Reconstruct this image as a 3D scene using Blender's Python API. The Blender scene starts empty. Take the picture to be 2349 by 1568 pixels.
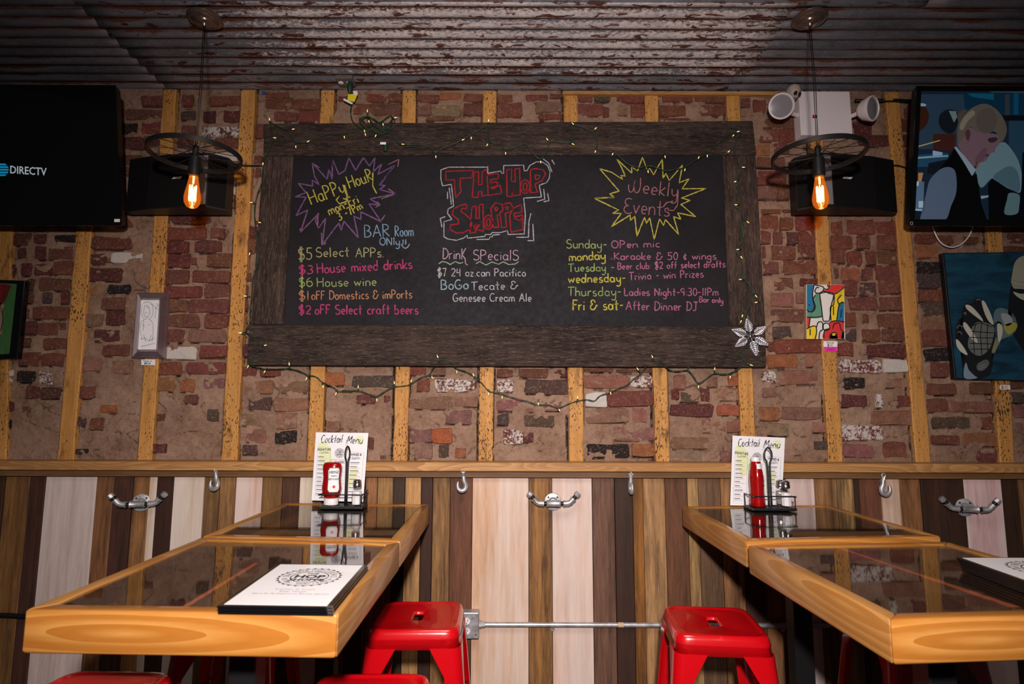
import bpy, bmesh, math, random
from mathutils import Vector, Matrix, noise
R = random.Random(7)
PI = math.pi
C = bpy.context.scene
COL = C.collection

# ------------------------------------------------------------------ camera, world, lights, exposure
F, W, H, PITCH, ROLL, CZ = 1350., 2349, 1568, math.radians(6.8), math.radians(.17), 1.49
cd = bpy.data.cameras.new('camera'); cam = bpy.data.objects.new('camera', cd); COL.objects.link(cam)
cd.sensor_width = 36; cd.lens = F / W * 36; cd.clip_start = .02
cam.matrix_world = Matrix.Translation((0, 0, CZ)) @ Matrix.Rotation(PI / 2 + PITCH, 4, 'X') @ Matrix.Rotation(ROLL, 4, 'Z')
cd.dof.use_dof = True; cd.dof.focus_distance = 2.75; cd.dof.aperture_fstop = 4.0
C.camera = cam
C.view_settings.view_transform = 'Standard'; C.view_settings.look = 'None'
C.view_settings.gamma = 1; C.view_settings.exposure = 0; C.view_settings.use_curve_mapping = False
wd = bpy.data.worlds.new('world'); C.world = wd; wd.use_nodes = True
wd.node_tree.nodes['Background'].inputs[0].default_value = (.55, .5, .6, 1)
wd.node_tree.nodes['Background'].inputs[1].default_value = .035
def light(name, kind, loc, target, power, color, **k):
    l = bpy.data.lights.new(name, kind); o = bpy.data.objects.new(name, l); COL.objects.link(o)
    l.energy = power; l.color = color
    for a, b in k.items(): setattr(l, a, b)
    o.location = loc; o.rotation_euler = (Vector(target) - Vector(loc)).to_track_quat('-Z', 'Y').to_euler()
    return o
light('camera_flash', 'SPOT', (.0, -.35, 1.85), (.05, 2.8, 1.22), 400, (1, .90, .86), spot_size=math.radians(112), spot_blend=1.0, shadow_soft_size=.05)
light('bounce_light', 'AREA', (.05, .9, 2.95), (.05, 2.3, 1.0), 14, (1, .88, .78), shape='DISK', size=1.2, spread=math.radians(120))

# ------------------------------------------------------------------ pixel -> point helpers
def ray(px, py):
    u, v = (px - W / 2) / F, -(py - H / 2) / F
    c, s = math.cos(ROLL), math.sin(ROLL); u, v = u * c - v * s, u * s + v * c
    cp, sp = math.cos(PITCH), math.sin(PITCH)
    return Vector((u, cp - v * sp, sp + v * cp))
def aty(px, py, Y):
    d = ray(px, py); return Vector((0, 0, CZ)) + d * (Y / d.y)
def atz(px, py, Z):
    d = ray(px, py); return Vector((0, 0, CZ)) + d * ((Z - CZ) / d.z)
def atp(px, py, P, N):
    d = ray(px, py); o = Vector((0, 0, CZ)); return o + d * ((P - o).dot(N) / d.dot(N))

# ------------------------------------------------------------------ objects
wloc = {}
def tag(o, label=None, cat=None, group=None, kind=None):
    for k, v in (('label', label), ('category', cat), ('group', group), ('kind', kind)):
        if v: o[k] = v
    return o
def thing(name, label, cat, loc=(0, 0, 0), rz=0, group=None):
    o = bpy.data.objects.new(name, None); COL.objects.link(o); o.empty_display_size = .05
    o.location = loc; o.rotation_euler = (0, 0, rz); wloc[o.name] = Vector(loc)
    return tag(o, label, cat, group)
def obj(name, bm, mat, parent=None, smooth=False, color=None, local=False, label=None):
    if parent is not None and not local:
        off = wloc.get(parent.name)
        if off is not None and off.length: bmesh.ops.translate(bm, verts=bm.verts, vec=-off)
    me = bpy.data.meshes.new(name); bmesh.ops.recalc_face_normals(bm, faces=bm.faces); bm.to_mesh(me); bm.free()
    if smooth:
        for p in me.polygons: p.use_smooth = True
        if smooth != 1:
            try: me.set_sharp_from_angle(angle=math.radians(smooth))
            except Exception: pass
    for m in (mat if isinstance(mat, (list, tuple)) else [mat]): me.materials.append(m)
    o = bpy.data.objects.new(name, me); COL.objects.link(o)
    if parent is not None:
        o.parent = parent
        if not local and parent.name in wloc: wloc[o.name] = wloc[parent.name]
    if color: o.color = (*color, 1) if len(color) == 3 else color
    if label: o['label'] = label
    return o
def copy_tree(o, parent=None):
    c = o.copy(); COL.objects.link(c)
    if parent is not None: c.parent = parent
    for ch in list(o.children): copy_tree(ch, c)
    return c
NB = lambda: bmesh.new()
def hexa(bm, a, b, bev=0, seg=1):
    """a: 4 pts of one face, b: 4 matching pts of the opposite face"""
    v = [bm.verts.new(p) for p in list(a) + list(b)]
    fs = [bm.faces.new([v[0], v[1], v[2], v[3]]), bm.faces.new([v[7], v[6], v[5], v[4]])]
    for i in range(4):
        j = (i + 1) % 4; fs.append(bm.faces.new([v[j], v[i], v[i + 4], v[j + 4]]))
    if bev:
        bmesh.ops.recalc_face_normals(bm, faces=fs)
        bmesh.ops.bevel(bm, geom=list({e for f in fs for e in f.edges}), offset=bev, segments=seg, affect='EDGES', profile=.5)
    return bm
def box(bm, x0, x1, y0, y1, z0, z1, bev=0, seg=1):
    return hexa(bm, [(x0, y0, z0), (x1, y0, z0), (x1, y0, z1), (x0, y0, z1)], [(x0, y1, z0), (x1, y1, z0), (x1, y1, z1), (x0, y1, z1)], bev, seg)
def tube(bm, pts, r, n=6, closed=False, cap=True):
    pts = [Vector(p) for p in pts]; m = len(pts); rings = []; up = None
    for i, p in enumerate(pts):
        if closed: t = pts[(i + 1) % m] - pts[i - 1]
        else: t = pts[min(i + 1, m - 1)] - pts[max(i - 1, 0)]
        if t.length < 1e-9: t = Vector((0, 0, 1))
        t.normalize()
        if up is None: up = t.orthogonal().normalized()
        up = (up - t * up.dot(t)); up = up.normalized() if up.length > 1e-6 else t.orthogonal().normalized()
        sd = t.cross(up); rr = r[i] if isinstance(r, (list, tuple)) else r
        rings.append([bm.verts.new(p + (up * math.cos(2 * PI * k / n) + sd * math.sin(2 * PI * k / n)) * rr) for k in range(n)])
    for i in range(m if closed else m - 1):
        a, b = rings[i], rings[(i + 1) % m]
        for k in range(n): bm.faces.new([a[k], a[(k + 1) % n], b[(k + 1) % n], b[k]])
    if cap and not closed: bm.faces.new(rings[0]); bm.faces.new(rings[-1][::-1])
    return bm
def lathe(bm, prof, n=20, M=None, sx=1, sy=1, caps=True):
    rings = []; M = M or Matrix()
    for r, z in prof: rings.append([bm.verts.new(M @ Vector((math.cos(2 * PI * k / n) * r * sx, math.sin(2 * PI * k / n) * r * sy, z))) for k in range(n)])
    for a, b in zip(rings, rings[1:]):
        for k in range(n): bm.faces.new([a[k], a[(k + 1) % n], b[(k + 1) % n], b[k]])
    if caps: bm.faces.new(rings[0]); bm.faces.new(rings[-1][::-1])
    return bm
def loft(bm, rings, close0=True, close1=True):
    vs = [[bm.verts.new(p) for p in r] for r in rings]; n = len(vs[0])
    for a, b in zip(vs, vs[1:]):
        for k in range(n): bm.faces.new([a[k], a[(k + 1) % n], b[(k + 1) % n], b[k]])
    if close0: bm.faces.new(vs[0][::-1])
    if close1: bm.faces.new(vs[-1])
    return bm
def frame_to(P, N, up=(0, 0, 1)):
    """matrix with local z along N at P, local y nearest up"""
    N = Vector(N).normalized(); X = Vector(up).cross(N).normalized(); Y = N.cross(X)
    return Matrix.Translation(P) @ Matrix((X, Y, N)).transposed().to_4x4()
def rng(a, b, n): return [a + (b - a) * i / (n - 1) for i in range(n)]
def ribbon(bm, pts, w, N, jit=0):
    """flat stroke of width w along 3-D pts on a surface with normal N"""
    N = Vector(N); pts = [Vector(p) for p in pts]; prev = None
    for i, p in enumerate(pts):
        t = pts[min(i + 1, len(pts) - 1)] - pts[max(i - 1, 0)]
        if t.length < 1e-7: continue
        s = t.cross(N).normalized() * w * .5 * (1 + R.uniform(-jit, jit))
        cur = (bm.verts.new(p + s), bm.verts.new(p - s))
        if prev: bm.faces.new([prev[0], prev[1], cur[1], cur[0]])
        prev = cur
def poly(bm, pts):
    return bm.faces.new([bm.verts.new(p) for p in pts])
def clean(pts, step=.006):
    out = [Vector(pts[0])]
    for p in pts[1:]:
        p = Vector(p); d = (p - out[-1]).length; k = max(1, int(d / step))
        a = out[-1].copy()
        for i in range(1, k + 1): out.append(a.lerp(p, i / k))
    return out
def spline(p, k=6, closed=False):
    p = [Vector(q) for q in p]; n = len(p); out = []
    for i in range(n if closed else n - 1):
        a = p[(i - 1) % n] if closed or i else p[0]; b = p[i]; c = p[(i + 1) % n]; d = p[(i + 2) % n] if closed or i + 2 < n else p[-1]
        for j in range(k):
            t = j / k; out.append(.5 * ((2 * b) + (c - a) * t + (2 * a - 5 * b + 4 * c - d) * t * t + (3 * b - a - 3 * c + d) * t ** 3))
    if not closed: out.append(p[-1])
    return out
def sgn(a, p): return math.copysign(abs(a) ** p, a)

# ------------------------------------------------------------------ materials
class N:
    def __init__(s, name):
        s.m = bpy.data.materials.new(name); s.m.use_nodes = True; s.t = s.m.node_tree; s.n = s.t.nodes; s.b = s.n['Principled BSDF']; s.out = s.n['Material Output']
    def node(s, k, **kw):
        nd = s.n.new(k)
        for a, b in kw.items():
            if a in nd.inputs: s.put(nd.inputs[a], b)
            else: setattr(nd, a, b)
        return nd
    def put(s, sock, v):
        if isinstance(v, bpy.types.NodeSocket): s.t.links.new(v, sock)
        elif v is not None:
            if hasattr(sock.default_value, '__len__') and not isinstance(v, (tuple, list)): v = (v,) * len(sock.default_value)
            if hasattr(sock.default_value, '__len__') and len(sock.default_value) == 4 and len(v) == 3: v = (*v, 1)
            sock.default_value = v
    def set(s, **kw):
        for a, b in kw.items(): s.put(s.b.inputs[a.replace('_', ' ')], b)
        return s
    def mix(s, f, a, b, t='MIX'):
        nd = s.n.new('ShaderNodeMix'); nd.data_type = 'RGBA'; nd.blend_type = t
        s.put(nd.inputs[0], f); s.put(nd.inputs[6], a); s.put(nd.inputs[7], b); return nd.outputs[2]
    def math(s, op, a, b=None, clamp=False):
        nd = s.n.new('ShaderNodeMath'); nd.operation = op; nd.use_clamp = clamp
        s.put(nd.inputs[0], a)
        if b is not None: s.put(nd.inputs[1], b)
        return nd.outputs[0]
    def noise(s, vec, scale, detail=4, rough=.6, dist=0):
        nd = s.node('ShaderNodeTexNoise'); nd.inputs['Scale'].default_value = scale; nd.inputs['Detail'].default_value = detail
        nd.inputs['Roughness'].default_value = rough; nd.inputs['Distortion'].default_value = dist
        if vec is not None: s.t.links.new(vec, nd.inputs['Vector'])
        return nd.outputs['Fac']
    def ramp(s, f, lo, hi, a=0., b=1.):
        nd = s.n.new('ShaderNodeMapRange'); s.put(nd.inputs[0], f)
        for i, v in enumerate((lo, hi, a, b)): nd.inputs[i + 1].default_value = v
        return nd.outputs[0]
    def vec(s, kind='Object', scale=(1, 1, 1), rnd=False):
        if kind == 'Position': src = s.node('ShaderNodeNewGeometry').outputs['Position']
        else: src = s.node('ShaderNodeTexCoord').outputs[kind]
        if rnd:
            r = s.node('ShaderNodeObjectInfo').outputs['Random']
            cb = s.node('ShaderNodeCombineXYZ'); mv = s.math('MULTIPLY', r, 37.)
            for i in range(3): s.t.links.new(mv, cb.inputs[i])
            ad = s.node('ShaderNodeVectorMath', operation='ADD'); s.t.links.new(src, ad.inputs[0]); s.t.links.new(cb.outputs[0], ad.inputs[1]); src = ad.outputs[0]
        if scale != (1, 1, 1):
            mp = s.node('ShaderNodeMapping'); s.t.links.new(src, mp.inputs[0]); mp.inputs['Scale'].default_value = scale; src = mp.outputs[0]
        return src
    def bump(s, h, strength=.5, dist=.002, prev=None):
        nd = s.node('ShaderNodeBump'); nd.inputs['Strength'].default_value = strength; nd.inputs['Distance'].default_value = dist
        s.put(nd.inputs['Height'], h)
        if prev is not None: s.t.links.new(prev, nd.inputs['Normal'])
        s.t.links.new(nd.outputs[0], s.b.inputs['Normal']); return nd.outputs[0]
def flat(name, c, rough=.5, metal=0, coat=0, emit=0, spec=.5, ns=0):
    k = N(name); k.set(Base_Color=c, Roughness=rough, Metallic=metal, Coat_Weight=coat, Specular_IOR_Level=spec)
    if emit: k.set(Emission_Color=c, Emission_Strength=emit)
    if ns:
        f = k.noise(k.vec(rnd=True), ns, 4); k.set(Base_Color=k.mix(k.ramp(f, .3, .7), tuple(x * .7 for x in c), tuple(min(1, x * 1.2) for x in c)))
        k.set(Roughness=k.ramp(f, .3, .7, rough * .8, min(1, rough * 1.25)))
    return k.m
def objcolor(name, rough=.7, coat=0, emit=0, spec=.5):
    k = N(name); c = k.node('ShaderNodeObjectInfo').outputs['Color']; k.set(Base_Color=c, Roughness=rough, Coat_Weight=coat, Specular_IOR_Level=spec)
    if emit: k.set(Emission_Color=c, Emission_Strength=emit, Base_Color=(0, 0, 0))
    return k.m
def wood(name, axis='z', light=None, dark=None, contrast=.5, rough=.6, coat=0, fine=1., spots=0., white=False, ring=0., pos=False, bump=.3, knots=0.):
    k = N(name); sc = {'x': (.07, 1, 1), 'y': (1, .07, 1), 'z': (1, 1, .07)}[axis]
    v = k.vec('Position' if pos else 'Object', rnd=True); v = k.node('ShaderNodeMapping', Vector=v); v.inputs['Scale'].default_value = sc; v = v.outputs[0]
    g1 = k.noise(v, 60 * fine, 5, .65, .4); g2 = k.noise(v, 12 * fine, 3, .6, .6); g3 = k.noise(v, 250 * fine, 3, .7)
    base = light if light else k.node('ShaderNodeObjectInfo').outputs['Color']
    f = k.math('ADD', k.math('MULTIPLY', g1, .5), k.math('MULTIPLY', g2, .5))
    if ring:
        m3 = k.node('ShaderNodeMapping', Vector=k.vec('Position' if pos else 'Object', rnd=True)); m3.inputs['Scale'].default_value = {'x': (.16, 1, 1), 'y': (1, .16, 1), 'z': (1, 1, .16)}[axis]
        n9 = k.noise(m3.outputs[0], 4.5 * ring, 2, .4, .3); wv = k.math('FRACT', k.math('MULTIPLY', n9, 24 * ring))
        if not pos:
            m4 = k.node('ShaderNodeMapping', Vector=k.vec('Object')); m4.inputs['Scale'].default_value = {'x': (.11, .11, 1), 'y': (1, .10, 1)}[axis]; m4.inputs['Location'].default_value = {'x': (.012, 0, -1.035), 'y': (0, .02, -1.06)}[axis]
            wn = k.node('ShaderNodeTexWave', wave_type='RINGS', rings_direction={'x': 'Y', 'y': 'X'}[axis], wave_profile='SAW'); k.t.links.new(m4.outputs[0], wn.inputs[0])
            wn.inputs['Scale'].default_value = 17; wn.inputs['Distortion'].default_value = 1.6; wn.inputs['Detail'].default_value = 2; wn.inputs['Detail Scale'].default_value = 1.3; wv = k.math('SUBTRACT', 1., wn.outputs['Fac'])
        f = k.math('ADD', k.math('MULTIPLY', f, .62 if pos else .45), k.math('MULTIPLY', wv, .17 if pos else .30))
    fr = k.ramp(f, .36, .64)
    if dark: col = k.mix(fr, dark, base)
    else: col = k.mix(k.math('MULTIPLY', k.ramp(f, .64, .36), contrast), base, (.02, .012, .008))
    col = k.mix(k.ramp(g3, .45, .7, 0, .35 * contrast), col, (.02, .012, .008))
    if knots:
        kv = k.node('ShaderNodeTexVoronoi'); kv.inputs['Scale'].default_value = knots; 
        m2 = k.node('ShaderNodeMapping', Vector=k.vec('Position' if pos else 'Object', rnd=True)); m2.inputs['Scale'].default_value = {'x': (.4, 1, 1), 'y': (1, .4, 1), 'z': (1, 1, .4)}[axis]
        k.t.links.new(m2.outputs[0], kv.inputs['Vector']); col = k.mix(k.ramp(kv.outputs['Distance'], .1, .02, 0, .8), col, (.06, .025, .012))
    if spots:
        m2 = k.node('ShaderNodeMapping', Vector=k.vec('Position' if pos else 'Object', rnd=True)); m2.inputs['Scale'].default_value = {'x': (.35, 1, 1), 'y': (1, .35, 1), 'z': (1, 1, .35)}[axis]
        n4 = k.noise(m2.outputs[0], 175, 2, .5); n5 = k.noise(m2.outputs[0], 9, 2); n6 = k.noise(m2.outputs[0], 16, 4, .7)
        col = k.mix(k.ramp(k.math('ADD', n4, k.math('MULTIPLY', n5, .35)), .845 - .05 * spots, .88 - .05 * spots, 0, .9), col, (.015, .009, .006))
        col = k.mix(k.ramp(n6, .56, .72, 0, .8), col, (.04, .02, .01))
    if white:
        n7 = k.noise(v, 8, 5, .7); col = k.mix(k.ramp(n7, .42, .62, 0, .7), col, (.70, .62, .58))
    k.set(Base_Color=col, Roughness=rough, Coat_Weight=coat, Coat_Roughness=.12, Specular_IOR_Level=0 if name == 'table_plank' else .25)
    if bump: k.bump(g1, bump, .003)
    return k.m

def mortar_mat():
    k = N('mortar'); v = k.vec('Position'); n1 = k.noise(v, 5, 5, .65); n2 = k.noise(v, 45, 6, .7); n3 = k.noise(v, 260, 4, .7)
    c = k.mix(k.ramp(n1, .35, .65), (.30, .165, .105), (.54, .335, .235)); c = k.mix(k.ramp(n2, .35, .7, 0, .5), c, (.64, .43, .32))
    c = k.mix(k.ramp(n2, .42, .28, 0, .5), c, (.09, .055, .04)); at = k.node('ShaderNodeAttribute', attribute_name='joint_shade'); c = k.mix(k.math('MULTIPLY', k.ramp(at.outputs['Fac'], .15, .75, 0, .93), k.ramp(n2, .38, .5)), c, (.012, .007, .005)); k.set(Base_Color=c, Roughness=.95, Specular_IOR_Level=.15)  # crevice shade painted near-black into cracks, brick joints and stud gaps
    b = k.bump(n2, 1, .02); k.bump(n3, 1, .006, b); return k.m
def brick_mat():
    k = N('brick'); v = k.vec('Position'); oi = k.node('ShaderNodeObjectInfo'); n1 = k.noise(v, 22, 4, .6); n2 = k.noise(v, 90, 5, .7); n3 = k.noise(v, 420, 3, .7)
    c = k.mix(k.ramp(n1, .3, .7), k.mix(.45, oi.outputs['Color'], (.03, .012, .01)), oi.outputs['Color'])
    c = k.mix(k.ramp(n2, .53, .72, 0, .6), c, (.40, .27, .20)); c = k.mix(k.ramp(n2, .42, .25, 0, .45), c, (.03, .014, .012))
    pa = k.math('SUBTRACT', 1., oi.outputs['Alpha']); thr = k.math('ADD', n2, k.math('MULTIPLY', n1, .6))
    pm = k.ramp(k.math('ADD', thr, k.math('MULTIPLY', pa, 1.0)), 1.22, 1.32)
    c = k.mix(k.math('MULTIPLY', pm, k.ramp(pa, .0, .08)), c, (.62, .56, .52))
    k.set(Base_Color=c, Roughness=.88, Specular_IOR_Level=.2); b = k.bump(n2, .9, .008); k.bump(n3, .7, .003, b); return k.m
def metal_sheet():
    k = N('corrugated'); oi = k.node('ShaderNodeObjectInfo'); pa = k.math('SUBTRACT', 1., oi.outputs['Alpha']); p = k.vec('Position')
    s1 = k.node('ShaderNodeMapping', Vector=p); s1.inputs['Scale'].default_value = (.32, 1, .6); s1 = s1.outputs[0]
    s2 = k.node('ShaderNodeMapping', Vector=p); s2.inputs['Scale'].default_value = (1, 2.2, 1); s2 = s2.outputs[0]
    n1 = k.noise(s1, 7, 5, .65); n2 = k.noise(s2, 55, 6, .75); n3 = k.noise(s1, 42, 4, .6, .5); n4 = k.noise(p, 3, 2)
    zc = k.mix(k.ramp(n1, .35, .65), (.15, .16, .19), (.31, .33, .38)); zc = k.mix(k.ramp(n2, .5, .75, 0, .6), zc, (.48, .47, .47))
    rust = k.mix(k.ramp(n2, .3, .7), (.035, .010, .006), (.16, .055, .03))
    sep = k.node('ShaderNodeSeparateXYZ', Vector=p)
    pa = k.math('MULTIPLY', pa, k.ramp(k.math('ADD', sep.outputs['Y'], k.math('MULTIPLY', n4, .2)), 2.84, 2.70, .45, 1.)); pa = k.math('MULTIPLY', pa, k.ramp(k.math('ADD', sep.outputs['X'], k.math('MULTIPLY', n4, 1.2)), -1.2, -.1, .35, 1.))
    gr = k.math('SINE', k.math('MULTIPLY', k.math('SUBTRACT', sep.outputs['Y'], YR), 2 * PI / PIT))
    up = k.ramp(gr, -.2, .9)
    rm = k.ramp(k.math('ADD', k.math('ADD', n1, k.math('MULTIPLY', up, .15)), k.math('MULTIPLY', n2, .25)), .70, .80)
    c = k.mix(rm, zc, rust)
    wm = k.ramp(k.math('SUBTRACT', k.math('ADD', k.math('MULTIPLY', n2, .8), k.math('MULTIPLY', pa, .75)), k.math('MULTIPLY', up, .12)), .73, .84)
    wm = k.math('MULTIPLY', wm, k.ramp(pa, 0, .05)); wc = k.mix(k.ramp(n1, .35, .65), k.mix(k.ramp(n2, .35, .7), (.30, .25, .25), (.62, .56, .56)), k.mix(k.ramp(n2, .35, .7), (.46, .38, .36), (.80, .73, .71)))
    c = k.mix(wm, c, wc)
    fl = k.math('MULTIPLY', k.ramp(n3, .555, .575), k.ramp(gr, .35, -.35)); c = k.mix(k.math('MULTIPLY', fl, k.ramp(pa, 0, .3)), c, (.10, .028, .016))
    k.set(Base_Color=c, Roughness=k.ramp(k.math('MAXIMUM', rm, wm), 0, 1, .42, .85), Metallic=k.math('MULTIPLY', k.math('SUBTRACT', 1., k.math('MAXIMUM', rm, wm)), .55, True)); k.bump(n2, .5, .003); return k.m
PIT, YR = .0693, 2.83
def glass_pane(name, tint=(1, 1, 1), ior=1.5, rough=.02):
    k = N(name); t = k.node('ShaderNodeBsdfTransparent', Color=tint); g = k.node('ShaderNodeBsdfGlossy', Roughness=rough); f = k.node('ShaderNodeFresnel', IOR=k.ramp(k.node('ShaderNodeNewGeometry').outputs['Backfacing'], 0, 1, ior, 1 / ior)); m = k.node('ShaderNodeMixShader')
    k.t.links.new(f.outputs[0], m.inputs[0]); k.t.links.new(t.outputs[0], m.inputs[1]); k.t.links.new(g.outputs[0], m.inputs[2]); k.t.links.new(m.outputs[0], k.out.inputs[0]); return k.m
def chalk_mat():
    k = N('chalk'); c = k.node('ShaderNodeObjectInfo').outputs['Color']; n1 = k.noise(k.vec('Position'), 700, 3, .8); k.set(Base_Color=c, Roughness=1, Alpha=k.ramp(n1, .36, .54, .12, .95), Specular_IOR_Level=0); return k.m

def barn_mat(name, axis):
    k = N(name); m = k.node('ShaderNodeMapping', Vector=k.vec('Position', rnd=True)); m.inputs['Scale'].default_value = {'x': (.09, 1, 1), 'z': (1, 1, .09)}[axis]; v = m.outputs[0]
    g1 = k.noise(v, 90, 6, .75, .8); g2 = k.noise(v, 16, 5, .7, 1.2); g3 = k.noise(v, 300, 4, .8); g4 = k.noise(k.vec('Position', rnd=True), 5, 4, .6)
    c = k.mix(k.ramp(k.math('ADD', k.math('MULTIPLY', g1, .6), k.math('MULTIPLY', g2, .4)), .38, .62), (.011, .007, .007), (.095, .062, .050))
    c = k.mix(k.ramp(g4, .35, .65, .6, 0), c, (.011, .007, .007)); c = k.mix(k.ramp(g3, .54, .70, 0, .6), c, (.30, .22, .18)); c = k.mix(k.ramp(g2, .66, .74, 0, .5), c, (.30, .16, .09))
    k.set(Base_Color=c, Roughness=.85, Specular_IOR_Level=.2); b = k.bump(g1, 1, .006); k.bump(g3, .7, .002, b); return k.m
M = dict(
    mortar=mortar_mat(), brick=brick_mat(), sheet=metal_sheet(), chalk=chalk_mat(),
    stud=wood('stud_pine', 'z', (.60, .30, .085), (.40, .18, .045), rough=.6, spots=1.1, pos=True, bump=.4, fine=1.2),
    plank=wood('reclaimed_plank', 'z', rough=.62, contrast=.85, fine=1.2, pos=True, knots=4.5, bump=.35),
    plankw=wood('whitewashed_plank', 'z', rough=.7, contrast=.34, pos=True, white=True, knots=3.5, bump=.35),
    barn=barn_mat('weathered_barnwood', 'x'),
    barnv=barn_mat('weathered_barnwood_upright', 'z'),
    ledge=wood('ledge_pine', 'x', (.66, .37, .15), (.36, .175, .06), rough=.45, pos=True, coat=.15, fine=1.2, ring=1.4),
    apron=wood('apron_pine_shaded', 'x', (.22, .115, .05), (.12, .055, .022), rough=.5, pos=True, fine=1.2),  # darker copy of the pine: shade under the ledge painted in
    edgex=wood('table_pine_x', 'x', (.56, .28, .07), (.36, .13, .02), rough=.35, coat=.55, fine=.5, ring=1., bump=.05, knots=2.2, contrast=.25),
    edgey=wood('table_pine_y', 'y', (.50, .26, .08), (.33, .14, .032), rough=.38, coat=.5, fine=.6, ring=.8, bump=.05, knots=2.2, contrast=.25),
    tplank=wood('table_plank', 'y', rough=.9, contrast=.7, bump=.1, fine=.7),
    board=None, red=flat('red_enamel', (.52, .002, .006), .22, 0, .6), glass=glass_pane('clear_glass'),
    black=flat('black_plastic', (.006, .006, .007), .45), blackg=flat('black_gloss', (.004, .004, .005), .12), blackm=flat('black_steel', (.012, .012, .013), .42, .3),
    grille=flat('speaker_cloth', (.004, .004, .0045), .8, spec=.15), strip=flat('speaker_flash_sheen', (.17, .16, .175), .5),  # strip: flash reflection on the black facet painted in as grey
    white=flat('white_enamel', (.72, .66, .68), .4), paper=flat('paper', (.78, .77, .80), .5, coat=.3), zinc=flat('galvanised_steel', (.46, .46, .48), .42, .6, ns=40),
    steel=flat('brushed_steel', (.5, .49, .5), .25, 1), bronze=flat('antique_bronze', (.30, .24, .20), .28, .85), dark=flat('black_iron', (.02, .018, .017), .5, .5),
    ink=flat('ink', (.012, .01, .014), .6), green=flat('green_wire', (.008, .035, .016), .5), oc=objcolor('paint', .55), lit=objcolor('screen_light', .3, emit=.42),
    redsauce=flat('ketchup', (.30, .002, .003), .15, coat=.5), cap=flat('white_cap', (.75, .73, .74), .4), salt=flat('salt', (.75, .74, .76), .9), pepper=flat('pepper', (.25, .22, .2), .9, ns=300),
    silver=flat('glitter_silver', (.62, .6, .68), .3, .6, ns=200), bone=flat('bone', (.42, .33, .30), .6, ns=30), floor=wood('floor_boards', 'x', (.07, .04, .025), (.02, .012, .008), rough=.5, pos=True),
    filament=flat('filament', (1, .62, .26), emit=34), bulbtip=flat('mini_bulb', (1, .60, .22), .2, emit=1.2), amber=None)
k = N('blackboard'); n1 = k.noise(k.vec('Position'), 2.2, 4, .6); n2 = k.noise(k.vec('Position'), 40, 5, .7)
k.set(Base_Color=k.mix(k.ramp(n1, .35, .7), (.0055, .005, .0065), (.014, .012, .016)), Roughness=k.ramp(n2, .3, .7, .6, .8), Specular_IOR_Level=.2); M['board'] = k.m
k = N('amber_glass'); t = k.node('ShaderNodeBsdfTransparent', Color=(1, .60, .24)); g = k.node('ShaderNodeBsdfGlossy', Roughness=.03); f = k.node('ShaderNodeFresnel', IOR=k.ramp(k.node('ShaderNodeNewGeometry').outputs['Backfacing'], 0, 1, 1.35, 1 / 1.35))
em = k.node('ShaderNodeEmission', Color=(1, .22, .02), Strength=.30); ad = k.node('ShaderNodeAddShader'); mx = k.node('ShaderNodeMixShader')
k.t.links.new(t.outputs[0], ad.inputs[0]); k.t.links.new(em.outputs[0], ad.inputs[1]); k.t.links.new(f.outputs[0], mx.inputs[0]); k.t.links.new(ad.outputs[0], mx.inputs[1]); k.t.links.new(g.outputs[0], mx.inputs[2]); k.t.links.new(mx.outputs[0], k.out.inputs[0]); M['amber'] = k.m

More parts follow.
